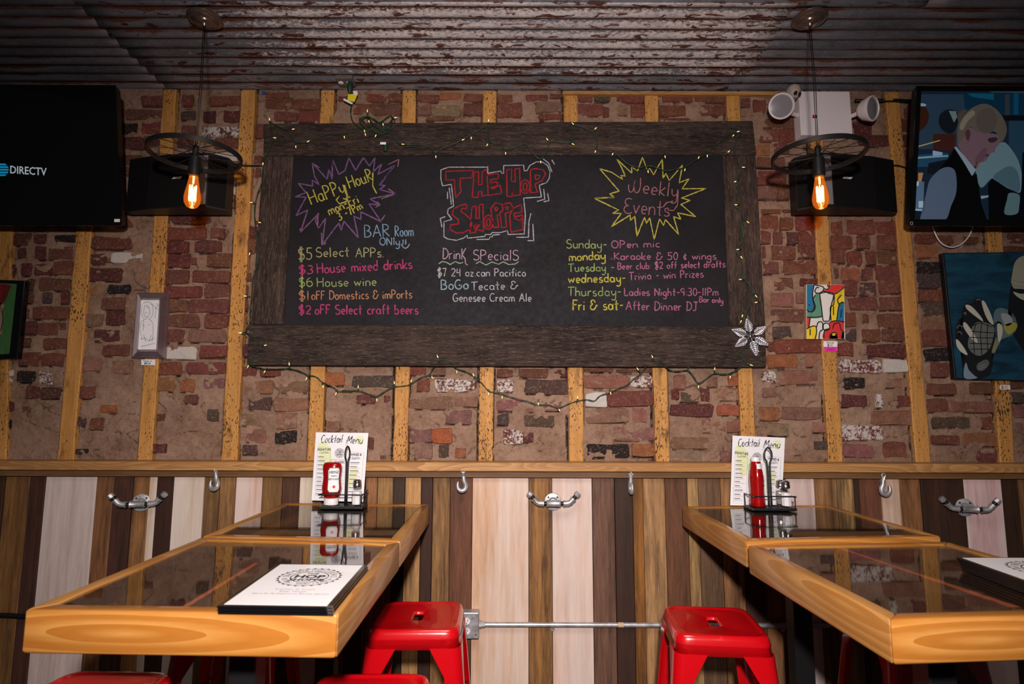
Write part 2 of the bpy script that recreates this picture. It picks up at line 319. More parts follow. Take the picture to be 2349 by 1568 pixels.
# ------------------------------------------------------------------ single-stroke handwriting font (cap height 1)
def A(cx, cy, rx, ry, a0=0, a1=360, n=11): return [(cx + rx * math.cos(math.radians(a)), cy + ry * math.sin(math.radians(a))) for a in rng(a0, a1, n)]
o_ = lambda cx=.24: A(cx, .27, .22, .27)
GL = {
 'A': (.72, [[(0, 0), (.34, 1), (.66, 0)], [(.1, .36), (.58, .38)]]), 'B': (.62, [[(.05, 0), (.05, 1)], [(.02, 1)] + A(.2, .76, .3, .24, 90, -90, 8) + A(.2, .26, .38, .26, 90, -90, 8) + [(.02, 0)]]),
 'C': (.62, [A(.34, .5, .34, .5, 50, 310)]), 'D': (.66, [[(.05, 0), (.08, 1)], [(-.03, 1)] + A(.15, .5, .48, .5, 88, -88, 9) + [(.02, 0)]]), 'E': (.55, [[(.5, 1), (.05, .98), (.05, .02), (.5, 0)], [(.05, .52), (.42, .55)]]),
 'e2': (.6, [A(.35, .75, .3, .25, 50, 270, 8) + A(.35, .25, .35, .27, 90, 320, 9)]), 'F': (.52, [[(.05, 0), (.07, 1), (.52, .98)], [(.05, .52), (.42, .55)]]), 'G': (.68, [A(.34, .5, .34, .5, 55, 350) + [(.66, .42), (.36, .42)], [(.5, .42), (.72, .42)]]),
 'H': (.68, [[(.04, 0), (.02, 1)], [(.6, 0), (.6, 1)], [(.0, .5), (.64, .54)]]), 'K': (.6, [[(.05, 0), (.05, 1)], [(.56, .95), (.08, .45), (.58, 0)]]), 'k2': (.6, [[(.05, 0), (.05, 1)], [(.5, 1.1), (.1, .45), (.45, .1), (.5, -.35), (.75, -.5)]]),
 'L': (.52, [[(.05, 1), (.05, 0), (.5, .02)]]), 'M': (.8, [[(0, 0), (.12, 1), (.38, .3), (.66, 1), (.78, 0)]]), 'N': (.66, [[(.03, 0), (.03, 1), (.58, 0), (.6, 1)]]), 'O': (.7, [A(.35, .5, .33, .5)]),
 'P': (.58, [[(.05, -.02), (.05, 1)], [(.0, 1)] + A(.18, .74, .34, .26, 88, -90, 8) + [(.05, .48)]]), 'R': (.62, [[(.05, 0), (.05, 1)], [(.0, 1)] + A(.18, .76, .32, .24, 88, -90, 8) + [(.08, .5), (.56, 0)]]),
 'S': (.58, [A(.3, .76, .26, .24, 40, 270, 8) + A(.28, .26, .28, .26, 90, -150, 9)]), 'T': (.62, [[(0, .98), (.66, 1)], [(.32, 1), (.3, 0)]]), 'W': (.95, [A(.22, .45, .2, .45, 170, 360, 9)[0:] + [(.42, .9)] + A(.64, .5, .23, .5, 180, 360, 8) + [(.82, 1.1)]]),
 'J': (.5, [[(.1, 1), (.6, 1)], [(.38, 1), (.36, .2)] + A(.18, .2, .18, .2, 0, -150, 6)]),
 'a': (.54, [A(.24, .27, .22, .27, 30, 390), [(.47, .52), (.47, .05), (.54, 0)]]), 'b': (.5, [[(.03, 1), (.03, 0)], A(.24, .27, .21, .27)]), 'c': (.46, [A(.26, .28, .22, .27, 50, 310)]), 'd': (.54, [A(.23, .27, .21, .27), [(.46, 1.02), (.46, 0)]]),
 'e': (.48, [[(.04, .27), (.45, .3)] + A(.25, .28, .2, .27, 10, 310, 9)]), 'f': (.4, [A(.3, .8, .14, .2, 60, 180, 5) + [(.16, 0)], [(0, .5), (.36, .52)]]), 'g': (.52, [A(.23, .27, .21, .26), [(.45, .52), (.45, -.2)] + A(.25, -.22, .2, .2, 0, -160, 6)]),
 'h': (.5, [[(.03, 1.02), (.03, 0)], [(.03, .3)] + A(.24, .3, .2, .23, 150, 0, 6) + [(.45, 0)]]), 'i': (.16, [[(.06, .5), (.06, 0)], [(.05, .72), (.07, .78)]]), 'k': (.48, [[(.03, 1), (.03, 0)], [(.42, .58), (.06, .24), (.44, 0)]]),
 'l': (.15, [[(.06, 1), (.06, 0)]]), 'm': (.78, [[(.03, .52), (.03, 0)], [(.03, .3)] + A(.2, .3, .17, .23, 150, 0, 6) + [(.37, 0)], [(.37, .3)] + A(.54, .3, .17, .23, 150, 0, 6) + [(.72, 0)]]), 'n': (.5, [[(.03, .54), (.03, 0)], [(.03, .3)] + A(.24, .3, .2, .23, 150, 0, 6) + [(.45, 0)]]),
 'o': (.5, [o_()]), 'p': (.52, [[(.04, .55), (.04, -.4)], A(.25, .28, .21, .27)]), 'r': (.38, [[(.03, .55), (.05, 0)], [(.04, .3), (.14, .5), (.34, .52)]]), 's': (.44, [A(.24, .41, .18, .14, 50, 270, 7) + A(.22, .135, .2, .14, 90, -150, 7)]),
 't': (.4, [[(.18, .95), (.18, .03), (.3, 0)], [(0, .55), (.38, .58)]]), 'u': (.52, [[(.03, .54), (.04, .2)] + A(.24, .2, .2, .2, 180, 360, 7) + [(.44, .54)], [(.45, .2), (.5, 0)]]), 'v': (.46, [[(0, .54), (.2, 0), (.44, .55)]]), 'w': (.68, [[(0, .52), (.16, .02), (.32, .45), (.48, .02), (.64, .55)]]),
 'x': (.46, [[(0, .54), (.42, 0)], [(.4, .56), (.02, 0)]]), 'y': (.5, [[(.03, .54), (.06, .2), (.2, .05), (.42, .2)], [(.46, .55), (.44, -.2)] + A(.22, -.25, .22, .22, 0, -150, 6)]), 'z': (.44, [[(0, .54), (.4, .54), (.02, 0), (.42, 0)]]),
 '0': (.52, [A(.25, .5, .23, .5)]), '1': (.2, [[(.1, 1), (.08, 0)]]), '2': (.56, [A(.25, .74, .24, .26, 160, -30, 8) + [(.02, .02), (.52, .02)]]), '3': (.52, [A(.22, .75, .24, .24, 130, -90, 8) + A(.2, .26, .28, .26, 90, -140, 8)]), '4': (.55, [[(.1, 1), (.02, .45), (.5, .5)], [(.42, 1), (.42, 0)]]),
 '5': (.55, [[(.5, .98), (.1, .98), (.08, .55)] + A(.2, .3, .28, .3, 95, -140, 8)]), '6': (.55, [A(.28, .3, .26, .3, 110, 470, 14) , A(.42, .5, .4, .5, 100, 190, 6)]), '7': (.5, [[(0, .97), (.45, 1), (.2, 0)]]), '8': (.5, [A(.24, .76, .2, .23), A(.24, .27, .23, .27)]), '9': (.5, [A(.23, .72, .22, .26), [(.44, .8), (.4, 0)]]),
 '$': (.62, [A(.3, .76, .25, .22, 40, 270, 8) + A(.28, .28, .27, .26, 90, -150, 9), [(.24, 1.15), (.22, -.2)], [(.36, 1.15), (.34, -.2)]]), '&': (.7, [A(.28, .78, .2, .2, -20, 250, 9) + A(.26, .26, .26, .26, 100, 330, 8) + [(.68, .5)], [(.55, .42), (.75, .42)]]),
 '-': (.42, [[(.04, .42), (.36, .44)]]), '.': (.16, [[(.04, .0), (.09, .03)]]), ':': (.16, [[(.05, .1), (.09, .13)], [(.05, .5), (.09, .53)]]), '¢': (.46, [A(.25, .35, .2, .27, 50, 310, 8), [(.26, .8), (.24, -.1)]]), ' ': (.36, []), '!': (.2, [[(.1, 1), (.1, .3)], [(.1, .05), (.11, .02)]]),
}
ALT = {'{': 'e2', '}': 'k2'}
def strokes(s):
    out = []; x = 0
    for ch in s:
        w, st = GL[ALT.get(ch, ch)]
        for q in st: out.append([(x + a, b) for a, b in q])
        x += w + .12
    return out, x - .12
def hand(bm, s, f, p0, p1, h, w, Nn, jit=.25, wob=.02, slant=0):
    """write s from (x,y) p0 to p1 in 2-D units (y down) with cap height h; f maps 2-D to 3-D"""
    st, tw = strokes(s); dx, dy = p1[0] - p0[0], p1[1] - p0[1]; L = math.hypot(dx, dy); ux, uy = dx / L, dy / L; k = L / tw
    for q in st:
        jx, jy = R.uniform(-wob, wob), R.uniform(-wob, wob)
        pts = []
        for a, b in q:
            a2, b2 = (a + jx + slant * b) * k, (b + jy) * h; pts.append(f(p0[0] + ux * a2 + uy * b2, p0[1] + uy * a2 - ux * b2))
        ribbon(bm, clean(pts, w * 1.5), w, Nn, jit)
def text3d(bm, s, size, Mx, ext=.0004, align='CENTER', bold=0, sx=1, shear=0):
    cu = bpy.data.curves.new('t', 'FONT'); cu.body = s; cu.size = size; cu.extrude = ext; cu.align_x = align; cu.resolution_u = 2; cu.offset = bold; cu.shear = shear
    ob = bpy.data.objects.new('t', cu); COL.objects.link(ob); dg = bpy.context.evaluated_depsgraph_get(); me = bpy.data.meshes.new_from_object(ob.evaluated_get(dg))
    me.transform(Mx @ Matrix.Diagonal((sx, 1, 1, 1))); bm.from_mesh(me); bpy.data.objects.remove(ob); bpy.data.curves.remove(cu); bpy.data.meshes.remove(me)

# ================================================================== STRUCTURE
WY = 2.83; PY = 2.765     # brick wall plane, wainscot face
CEIL = 3.112
# --- brick wall (its mortar bed is shaped after the bricks and studs are known)
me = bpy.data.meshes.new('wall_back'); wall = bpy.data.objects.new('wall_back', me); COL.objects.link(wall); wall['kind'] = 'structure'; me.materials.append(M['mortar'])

# --- bricks, measured one by one: (origin x, origin y, zoom) : u0 v0 u1 v1 colour
PAL = {'R': (.185, .062, .042), 'V': (.115, .036, .032), 'O': (.33, .115, .05), 'P': (.24, .115, .088), 'B': (.285, .16, .10), 'D': (.085, .058, .048), 'K': (.018, .015, .017), 'W': (.6, .55, .5), 'S': (.17, .055, .045)}
BR = [
 ((540, 720, 3.915), '80 608 325 705 P,408 615 640 700 P,120 755 315 860 D,350 760 640 860 B,15 905 250 1000 B,370 895 545 1020 B,95 1040 270 1150 P,352 1052 545 1155 K,60 1180 190 1260 D,220 500 395 555 R,35 480 180 550 R,800 525 970 635 O,1060 560 1420 650 D,1090 730 1250 800 R,1330 730 1390 790 P,820 970 935 1050 P,1195 1110 1240 1215 V,1300 1270 1350 1300 D,1570 480 1710 545 R,1715 480 1885 545 P,1630 585 1740 685 R,1800 590 2140 690 S,2140 590 2168 680 O,1565 745 1945 850 P,1975 750 2175 830 P,1885 870 2115 980 P,1565 1040 1765 1145 P,1765 1035 1940 1150 O,1610 1170 1765 1290 B,1825 1180 1915 1285 D,1975 1210 2065 1285 O'),
 ((1140, 720, 3.67), '5 470 130 525 R,190 465 425 530 R,440 470 600 525 V,5 560 130 655 S,240 560 595 665 D,5 730 320 815 P,385 720 560 810 P,230 860 475 945 D,60 985 215 1090 S,215 995 305 1080 V,5 850 95 930 D,740 460 975 485 R,1005 465 1310 490 R,740 520 1100 625 P,1130 525 1305 610 S,750 670 920 775 W,945 655 1310 765 R,760 800 1105 910 P,1145 800 1265 905 P,985 960 1325 1060 P,765 1100 1105 1205 K,1140 1100 1330 1195 O,1495 520 1590 625 P,1470 635 1535 715 V,1550 665 1700 740 D,1715 630 1790 725 V,1775 530 1860 610 P,1830 625 2045 725 B,1950 530 2045 605 O,1470 765 1815 855 V,1860 770 2035 850 O,1735 895 1930 995 P,1940 890 2050 990 P,1480 1040 1780 1135 P,1470 1150 1720 1240 B,1885 1160 1975 1235 P'),
 ((1740, 480, 2.7025), '20 0 140 25 R,150 0 210 20 R,20 40 125 115 R,135 50 215 120 R,235 40 345 125 R,20 140 75 210 R,95 140 150 210 R,180 140 245 210 V,250 140 350 220 R,25 225 45 300 R,85 230 230 305 R,250 225 355 298 R,30 325 125 398 R,160 320 365 395 R,105 430 215 500 R,260 430 370 470 V,80 520 215 595 P,235 520 285 580 P,80 625 285 695 R,95 725 205 795 D,60 820 100 880 R,110 810 400 885 R,60 905 240 975 O,300 890 395 970 B,20 1005 110 1070 S,135 1005 365 1080 P,10 1230 130 1305 O,155 1230 390 1300 P,30 1110 110 1160 P,60 1330 190 1400 B,340 1325 420 1380 B,350 1440 430 1485 D,455 80 520 145 R,555 70 720 145 R,740 75 860 150 R,455 165 580 240 R,615 165 690 240 R,735 160 870 240 R,460 250 540 330 R,555 265 640 340 R,670 260 730 340 R,745 260 870 335 R,470 360 500 430 R,520 365 625 438 O,645 360 710 430 R,730 350 885 435 R,530 445 610 530 R,630 455 730 530 D,750 440 885 520 R,570 550 735 620 R,750 550 895 620 R,545 645 605 720 R,645 645 685 705 R,745 655 905 730 R,545 745 610 810 D,650 745 755 815 R,765 740 905 810 R,500 835 590 905 R,680 840 930 910 V,505 935 750 1005 S,780 935 940 1005 W,540 1045 660 1110 K,520 1150 670 1220 V,735 1150 770 1225 S,710 1255 955 1330 P,530 1345 775 1425 S,535 1460 710 1530 P,780 1450 915 1530 R,780 1050 940 1100 B,870 1160 950 1220 R'),
 ((2080, 530, 2.959), '65 20 200 80 R,220 30 320 80 R,390 40 490 80 R,70 95 210 175 O,75 210 235 275 K,80 290 230 375 D,90 400 255 475 R,105 485 265 575 D,110 580 275 670 P,115 680 285 775 R,130 800 300 875 K,170 895 290 985 R,150 1040 340 1105 R,440 1035 600 1100 R,150 1145 285 1220 R,310 1160 595 1225 P,180 1265 345 1330 D,350 1265 430 1330 D,520 1265 585 1335 R,170 1390 360 1445 R,390 1375 620 1455 O,490 1490 620 1560 R,710 1000 796 1060 R,720 1095 796 1165 D,725 1180 796 1260 P,745 1300 796 1370 P'),
 ((0, 500, 2.8), '80 100 190 170 V,215 105 290 160 V,355 110 480 150 K,110 195 160 250 V,225 185 290 260 V,310 185 465 260 R,50 305 90 375 V,130 290 195 365 V,220 295 330 360 V,340 285 460 360 R,160 395 210 460 V,250 390 450 460 R,270 480 330 545 D,390 475 440 550 V,150 480 205 540 V,145 580 180 640 V,205 575 325 645 R,330 570 435 645 R,140 670 230 740 V,245 675 365 745 R,375 670 420 720 R,125 770 190 820 V,280 775 415 840 R,120 870 250 945 R,265 875 405 945 R,0 980 80 1045 W,110 985 220 1050 K,250 985 395 1060 S,170 1085 250 1155 V,260 1090 385 1155 V,0 1180 80 1240 V,140 1210 195 1255 O,0 1295 60 1350 K,0 1405 45 1440 K,590 125 840 195 R,575 230 670 290 V,560 325 780 400 V,580 425 665 490 B,690 430 830 480 K,650 515 800 585 R,535 620 655 690 B,680 600 800 680 V,605 720 760 790 V,660 815 830 880 R,530 900 640 980 B,720 920 850 990 B,500 1085 610 1155 R,640 1205 745 1250 O,495 1275 545 1335 D,575 1290 665 1355 R,470 1485 560 1515 K'),
 ((0, 400, 3.915), '1000 700 1262 785 W,1500 480 1840 580 R,1890 485 2010 565 R,1500 605 1690 700 V,1750 600 1930 695 V,1935 600 1985 690 B,1500 720 1700 825 V,1710 740 1760 810 B,1855 720 2070 825 R,1470 865 1690 975 R,1730 870 2050 965 R,1470 1010 1800 1100 R,1835 990 2050 1095 R,1520 1130 1680 1230 R,1690 1130 2040 1235 R,1505 1265 1780 1365 R,1840 1260 2035 1370 R,1500 1400 1645 1505 R,1695 1400 2025 1500 P,2240 470 2310 570 V,2230 580 2300 700 R,2200 880 2255 960 R,2190 990 2225 1080 V,2190 1110 2225 1230 V'),
 ((0, 740, 3.915), '1480 220 1755 322 W,1790 205 2030 305 R,1420 365 1620 465 R,1675 360 2010 455 R,1410 500 1560 608 O,1615 515 1740 615 O,1830 500 2000 585 P,1660 650 1770 720 R,1400 815 1475 885 R,1860 780 1960 875 D,1358 1095 1495 1165 V,2160 200 2225 300 V'),
 ((240, 200, 4.355), '370 90 590 175 R,210 225 570 310 R,130 360 320 455 K,365 345 560 455 R,190 490 520 605 V,130 215 170 290 V,770 80 880 175 R,1040 90 1340 170 R,755 240 900 320 D,985 240 1100 340 V,1190 240 1340 335 V,770 380 900 470 R,975 400 1350 485 S,1100 510 1330 605 R,730 500 880 600 V,1080 660 1340 730 W,1220 960 1300 1060 W,170 790 230 880 W,610 1270 1050 1350 V,610 1410 980 1500 R,1060 1410 1220 1495 R,1225 1080 1300 1200 V,1500 380 1580 500 R,1490 680 1570 760 R,1500 800 1560 900 V'),
 ((600, 0, 3.915), '35 880 270 970 R,275 895 525 970 R,120 1010 320 1080 R,330 990 520 1080 R,40 830 240 870 R,690 860 770 910 R,820 930 970 1010 R,945 840 1120 905 R,990 930 1250 1020 R,1140 835 1260 900 R,1400 850 1590 910 R,1600 830 1790 885 O,1815 840 1980 905 R,1530 950 1780 1040 B,1815 925 1980 1020 R,1405 930 1520 1020 P,1480 1050 1720 1075 R,2125 850 2250 910 R,2125 930 2340 1040 R'),
 ((1200, 0, 3.915), '120 920 350 1000 P,30 850 220 900 R,240 840 350 880 R,150 1020 350 1065 R,500 850 620 910 R,645 840 780 900 D,850 850 1080 910 R,500 935 710 1030 R,720 955 775 1050 P,850 950 940 1020 B,970 940 1085 1040 R,1260 850 1530 905 R,1550 850 1820 910 R,1225 950 1460 1030 R,1590 945 1820 1030 R,1240 1055 1500 1075 R,1960 880 2040 950 R,2070 900 2180 990 R'),
 ((1720, 190, 5.2275), '165 410 395 530 R,400 400 530 530 R,130 550 345 690 R,355 560 540 700 R,75 740 240 860 O,300 730 470 860 R,90 890 245 1025 R,270 890 420 1020 R,105 1070 440 1210 R,110 1230 330 1380 P,340 1230 495 1380 R,130 1420 330 1560 R,1260 480 1460 600 V,1320 620 1670 750 V,1820 430 1960 560 V,1870 800 1960 900 V,1860 620 1960 740 V'),
]
def brick_mesh(seed):
    r = random.Random(seed); bm = NB(); n = 10; outer = []
    base = [(-.5, -.36), (-.455, -.49), (-.05, -.5), (.45, -.49), (.5, -.36), (.5, .36), (.455, .49), (.02, .5), (-.45, .49), (-.5, .36)]
    j = [(a + r.uniform(-.03, .02), b + r.uniform(-.07, .07)) for a, b in base]
    back = [bm.verts.new((a, .5, b)) for a, b in j]; mid = [bm.verts.new((a, -.28 + r.uniform(-.08, .08), b)) for a, b in j]
    fr = [bm.verts.new((a * .972, -.48 + r.uniform(-.10, .10), b * .90)) for a, b in j]; c = bm.verts.new((r.uniform(-.2, .2), -.5 + r.uniform(-.08, .03), r.uniform(-.15, .15)))
    for p, q in ((back, mid), (mid, fr)):
        for i in range(n): bm.faces.new([p[i], p[(i + 1) % n], q[(i + 1) % n], q[i]])
    for i in range(n): bm.faces.new([fr[i], fr[(i + 1) % n], c])
    me = bpy.data.meshes.new('brick'); bmesh.ops.recalc_face_normals(bm, faces=bm.faces); bm.to_mesh(me); bm.free()
    for p in me.polygons: p.use_smooth = True
    me.set_sharp_from_angle(angle=math.radians(28)); me.materials.append(M['brick']); return me
BM = [brick_mesh(i) for i in range(18)]
blist = []
for (ox, oy, sc), s in BR:
    for it in s.split(','):
        a = it.split(); u0, v0, u1, v1 = [float(q) for q in a[:4]]; c = a[4]
        x0, y0, x1, y1 = ox + u0 / sc, oy + v0 / sc, ox + u1 / sc, oy + v1 / sc; cx, cy = (x0 + x1) / 2, (y0 + y1) / 2
        dup = False
        for bx in blist:
            if abs(bx[0] - cx) < (bx[2] + x1 - x0) * .38 and abs(bx[1] - cy) < (bx[3] + y1 - y0) * .32: dup = True; break
        if not dup: blist.append((cx, cy, x1 - x0, y1 - y0, c))
blist.sort(key=lambda b: -b[2] * b[3])
stuff = NB()
BRECT = []
def brick_at(X, Z, w, h, c, part):
    col = [v * R.uniform(.98, 1.36) for v in PAL[c]]; d = .03; yo = WY + .006 + R.uniform(-.004, .003)
    if c in 'BP' and part and R.random() < .5: yo += .003
    al = {'S': .52, 'W': .12}.get(c, 1.); BRECT.append((X, Z, w, h)) if part or c == 'X' else None
    if part:
        o = bpy.data.objects.new('brick', BM[R.randrange(18)]); COL.objects.link(o); o.parent = wall; o.location = (X, yo, Z); o.scale = (w * 1.06 * R.choice((1, -1)), d, h * 1.17 * R.choice((1, -1)))
        o.rotation_euler = (0, R.uniform(-.02, .02), 0); o.color = (*col, al)
    else:
        n0 = len(stuff.verts); stuff.from_mesh(BM[R.randrange(18)]); stuff.verts.ensure_lookup_table()
        for v in stuff.verts[n0:]: v.co = Vector((v.co.x * w + X, v.co.y * d + yo, v.co.z * h + Z))
for i, (cx, cy, w, h, c) in enumerate(blist):
    p = aty(cx, cy, WY - .01); q = aty(cx + w / 2, cy, WY - .01); r_ = aty(cx, cy - h / 2, WY - .01)
    brick_at(p.x, p.z, (q.x - p.x) * 2, (r_.z - p.z) * 2, c, i < 298)
STX = [-2.41, -2.095, -1.733, -1.334, -.934, -.524, -.118, .299, .706, 1.12, 1.523, 1.929, 2.325, 2.73]
# bricks behind and beside the pictures, screens and board, and past the frame
zc = 1.30
row = 0
while zc < 3.1:
    x = -3.05 + (row % 2) * .1
    while x < 3.05:
        w = R.choice((.19, .2, .1, .195)); X = x + w / 2
        hid = (-1.18 < X < 1.2 and 1.80 < zc < 2.86) or abs(X) > 2.5 or (abs(X) > 1.8 and zc > 2.3) or (X > 1.98 and 1.78 < zc < 2.35)
        if hid and min(abs(X - s) for s in STX) > .034 + w / 2 and not any(abs(X - a) < (w + cw) / 2 and abs(zc - b) < (.055 + ch) / 2 for a, b, cw, ch in BRECT): brick_at(X, zc, w - .012, .054, 'R', False)
        x += w + .004
    zc += .0655; row += 1
so = obj('brick_infill', stuff, M['brick'], wall, smooth=True, color=PAL['R']); so['kind'] = 'stuff'
# --- studs let into the brickwork
studs = [((8, 570), (-4, 1045), 36), ((192, 530), (150, 1045), 37), ((388, 225), (331, 1045), 33), ((569, 215), (525, 1048), 35), ((751, 215), (721, 1052), 34), ((938, 215), (918, 1052), 33), ((1123, 215), (1114, 1052), 33), ((1309, 213), (1323, 1056), 33), ((1494, 213), (1521, 1056), 33), ((1682, 215), (1720, 1058), 33), ((1868, 215), (1918, 1058), 33), ((2049, 230), (2119, 1058), 34), ((2283, 540), (2311, 1058), 34)]
STL = []
for n_, ((xt, yt), (xb, yb), wp) in enumerate(studs):
    a = aty(xt, yt, WY - .018); b = aty(xb, yb, WY - .018); w = wp * 2.78 / 1350; top = 3.105
    k_ = (top - b.z) / (a.z - b.z); a = b + (a - b) * k_; STL.append((b, a, w)); zb = 1.25; bm = NB(); rings = []
    for t in rng(0, 1, 22):
        p = b.lerp(a, t); z = zb + (top - zb) * t; l, r_ = p.x - w / 2 + R.uniform(-.0025, .0025), p.x + w / 2 + R.uniform(-.0025, .0025); yf = WY - .018 + R.uniform(-.0015, .0015)
        rings.append([(l, WY + .03, z), (l, yf + .003, z), (l + .004, yf, z), (r_ - .004, yf, z), (r_, yf + .003, z), (r_, WY + .03, z)])
    loft(bm, rings); obj('stud', bm, M['stud'], wall, smooth=30)
# --- mortar bed: uneven, with open joints under bricks and along the studs
import numpy as np
GX0, GX1, GZ0, GZ1, GS = -2.75, 2.75, 1.22, 3.13, .0058
gx = np.arange(GX0, GX1, GS); gz = np.arange(GZ0, GZ1, GS); nx, nz = len(gx), len(gz)
nf, nn = noise.fractal, noise.noise
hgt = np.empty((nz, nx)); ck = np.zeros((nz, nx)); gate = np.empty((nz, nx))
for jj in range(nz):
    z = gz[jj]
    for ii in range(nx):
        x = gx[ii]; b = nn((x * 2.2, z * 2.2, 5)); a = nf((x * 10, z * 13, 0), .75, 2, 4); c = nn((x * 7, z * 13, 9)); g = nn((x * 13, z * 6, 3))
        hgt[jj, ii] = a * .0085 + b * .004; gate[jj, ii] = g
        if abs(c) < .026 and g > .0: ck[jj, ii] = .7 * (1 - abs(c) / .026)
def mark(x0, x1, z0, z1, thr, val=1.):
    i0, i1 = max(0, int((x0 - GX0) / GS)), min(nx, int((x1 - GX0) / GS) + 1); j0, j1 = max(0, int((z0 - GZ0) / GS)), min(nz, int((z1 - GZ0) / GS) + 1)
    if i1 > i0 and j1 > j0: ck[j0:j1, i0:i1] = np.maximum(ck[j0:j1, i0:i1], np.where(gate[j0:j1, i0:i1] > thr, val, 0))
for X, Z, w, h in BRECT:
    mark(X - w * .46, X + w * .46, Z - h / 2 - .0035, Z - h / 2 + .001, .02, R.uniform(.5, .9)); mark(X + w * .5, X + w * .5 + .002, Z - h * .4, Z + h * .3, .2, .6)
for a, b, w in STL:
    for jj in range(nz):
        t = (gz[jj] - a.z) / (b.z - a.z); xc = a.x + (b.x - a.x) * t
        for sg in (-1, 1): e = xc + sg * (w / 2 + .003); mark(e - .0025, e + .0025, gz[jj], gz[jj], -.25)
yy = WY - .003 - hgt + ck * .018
verts = np.empty((nz, nx, 3)); verts[..., 0] = gx[None, :]; verts[..., 1] = yy; verts[..., 2] = gz[:, None]
ia = (np.arange(nz - 1)[:, None] * nx + np.arange(nx - 1)[None, :]).ravel(); faces = np.stack([ia, ia + 1, ia + nx + 1, ia + nx], 1)
nv = nz * nx; xv = [(-3.2, WY, 0), (-2.7, WY, 0), (-2.7, WY, 3.2), (-3.2, WY, 3.2), (2.7, WY, 0), (3.2, WY, 0), (3.2, WY, 3.2), (2.7, WY, 3.2), (-3.2, WY + .12, 0), (3.2, WY + .12, 0), (3.2, WY + .12, 3.2), (-3.2, WY + .12, 3.2), (-3.2, PY + .03, 0), (3.2, PY + .03, 0), (3.2, PY + .03, 1.215), (-3.2, PY + .03, 1.215)]
vv = np.concatenate([verts.reshape(-1, 3), np.array(xv)]); ff = np.concatenate([faces, np.array([[nv + q + k for k in range(4)] for q in (0, 4, 8, 12)])])
me.vertices.add(len(vv)); me.vertices.foreach_set('co', vv.ravel()); me.loops.add(len(ff) * 4); me.loops.foreach_set('vertex_index', ff.ravel().astype(np.int32)); me.polygons.add(len(ff)); me.polygons.foreach_set('loop_start', np.arange(len(ff), dtype=np.int32) * 4)
me.update(calc_edges=True); me.polygons.foreach_set('use_smooth', np.ones(len(ff), dtype=bool))
at_ = me.attributes.new('joint_shade', 'FLOAT', 'POINT'); at_.data.foreach_set('value', np.concatenate([ck.ravel(), np.zeros(len(xv))]).astype(np.float32))  # mask for the shade painted in recessed joints and cracks
# --- wainscot of upright reclaimed planks : left edge px at y=1100, colour
PL = [(-160, 'm'), (-40, 'd'), (12, 'm'), (68, 'd'), (105, 'W'), (222, 'm'), (262, 'd'), (306, 't'), (343, 'w'), (361, 'k'), (400, 'W'), (470, 'm'), (505, 't'), (541, 'w'), (602, 'm'), (648, 'd'), (688, 'W'), (740, 't'), (770, 'm'), (802, 'd'), (838, 't'), (866, 't'), (903, 'k'), (930, 'l'), (967, 'k'), (993, 't'), (1033, 'r'), (1084, 'p'), (1213, 't'), (1266, 'W'), (1358, 'g'), (1409, 'k'), (1450, 'o'), (1474, 'l'), (1525, 'r'), (1576, 'l'), (1601, 'g'), (1652, 't'), (1700, 'd'), (1745, 'm'), (1790, 'm'), (1802, 'W'), (1867, 't'), (1920, 'l'), (1958, 'k'), (1971, 'r'), (2020, 'w'), (2062, 't'), (2111, 'k'), (2209, 'W'), (2296, 'k'), (2335, 'm'), (2390, 'd'), (2450, 't'), (2520, 'W'), (2600, 'm')]
PC = {'m': (.27, .125, .048), 't': (.41, .195, .07), 'l': (.56, .30, .12), 'd': (.10, .04, .026), 'k': (.062, .027, .016), 'r': (.18, .072, .038), 'g': (.19, .10, .062), 'o': (.40, .14, .032), 'w': (.62, .38, .24), 'W': (.70, .53, .45), 'p': (.78, .42, .27)}
for (xa, c), (xb, _) in zip(PL, PL[1:]):
    a, b = aty(xa, 1100, PY).x, aty(xb, 1100, PY).x; yf = PY + R.uniform(-.004, .004); bm = NB(); box(bm, a + .0013, b - .0013, yf, PY + .025, .20, 1.262, .0015)
    obj('plank', bm, M['plankw' if c in 'Wwp' else 'plank'], wall, color=[v * R.uniform(.9, 1.1) for v in PC[c]])
bm = NB(); box(bm, -3.1, 3.1, PY + .0255, PY + .0295, .2, 1.22); obj('gap_shade_sheet', bm, M['black'], wall)  # black sheet added behind the planks to paint shade into their gaps
bm = NB(); box(bm, -3.1, 3.1, PY - .02, PY + .03, 0, .262, .004); o = obj('baseboard_back', bm, M['floor']); o['kind'] = 'structure'
bm = NB(); box(bm, -3.2, 3.2, -2.2, 2.95, -.05, 0); o = obj('floor', bm, M['floor']); o['kind'] = 'structure'
a = aty(1290, 207, WY - .03).x; b = aty(1785, 207, WY - .03).x
bm = NB(); box(bm, a, b, WY - .035, WY - .002, 3.082, 3.10, .003); o = obj('trim_1', bm, M['ledge']); o['kind'] = 'structure'
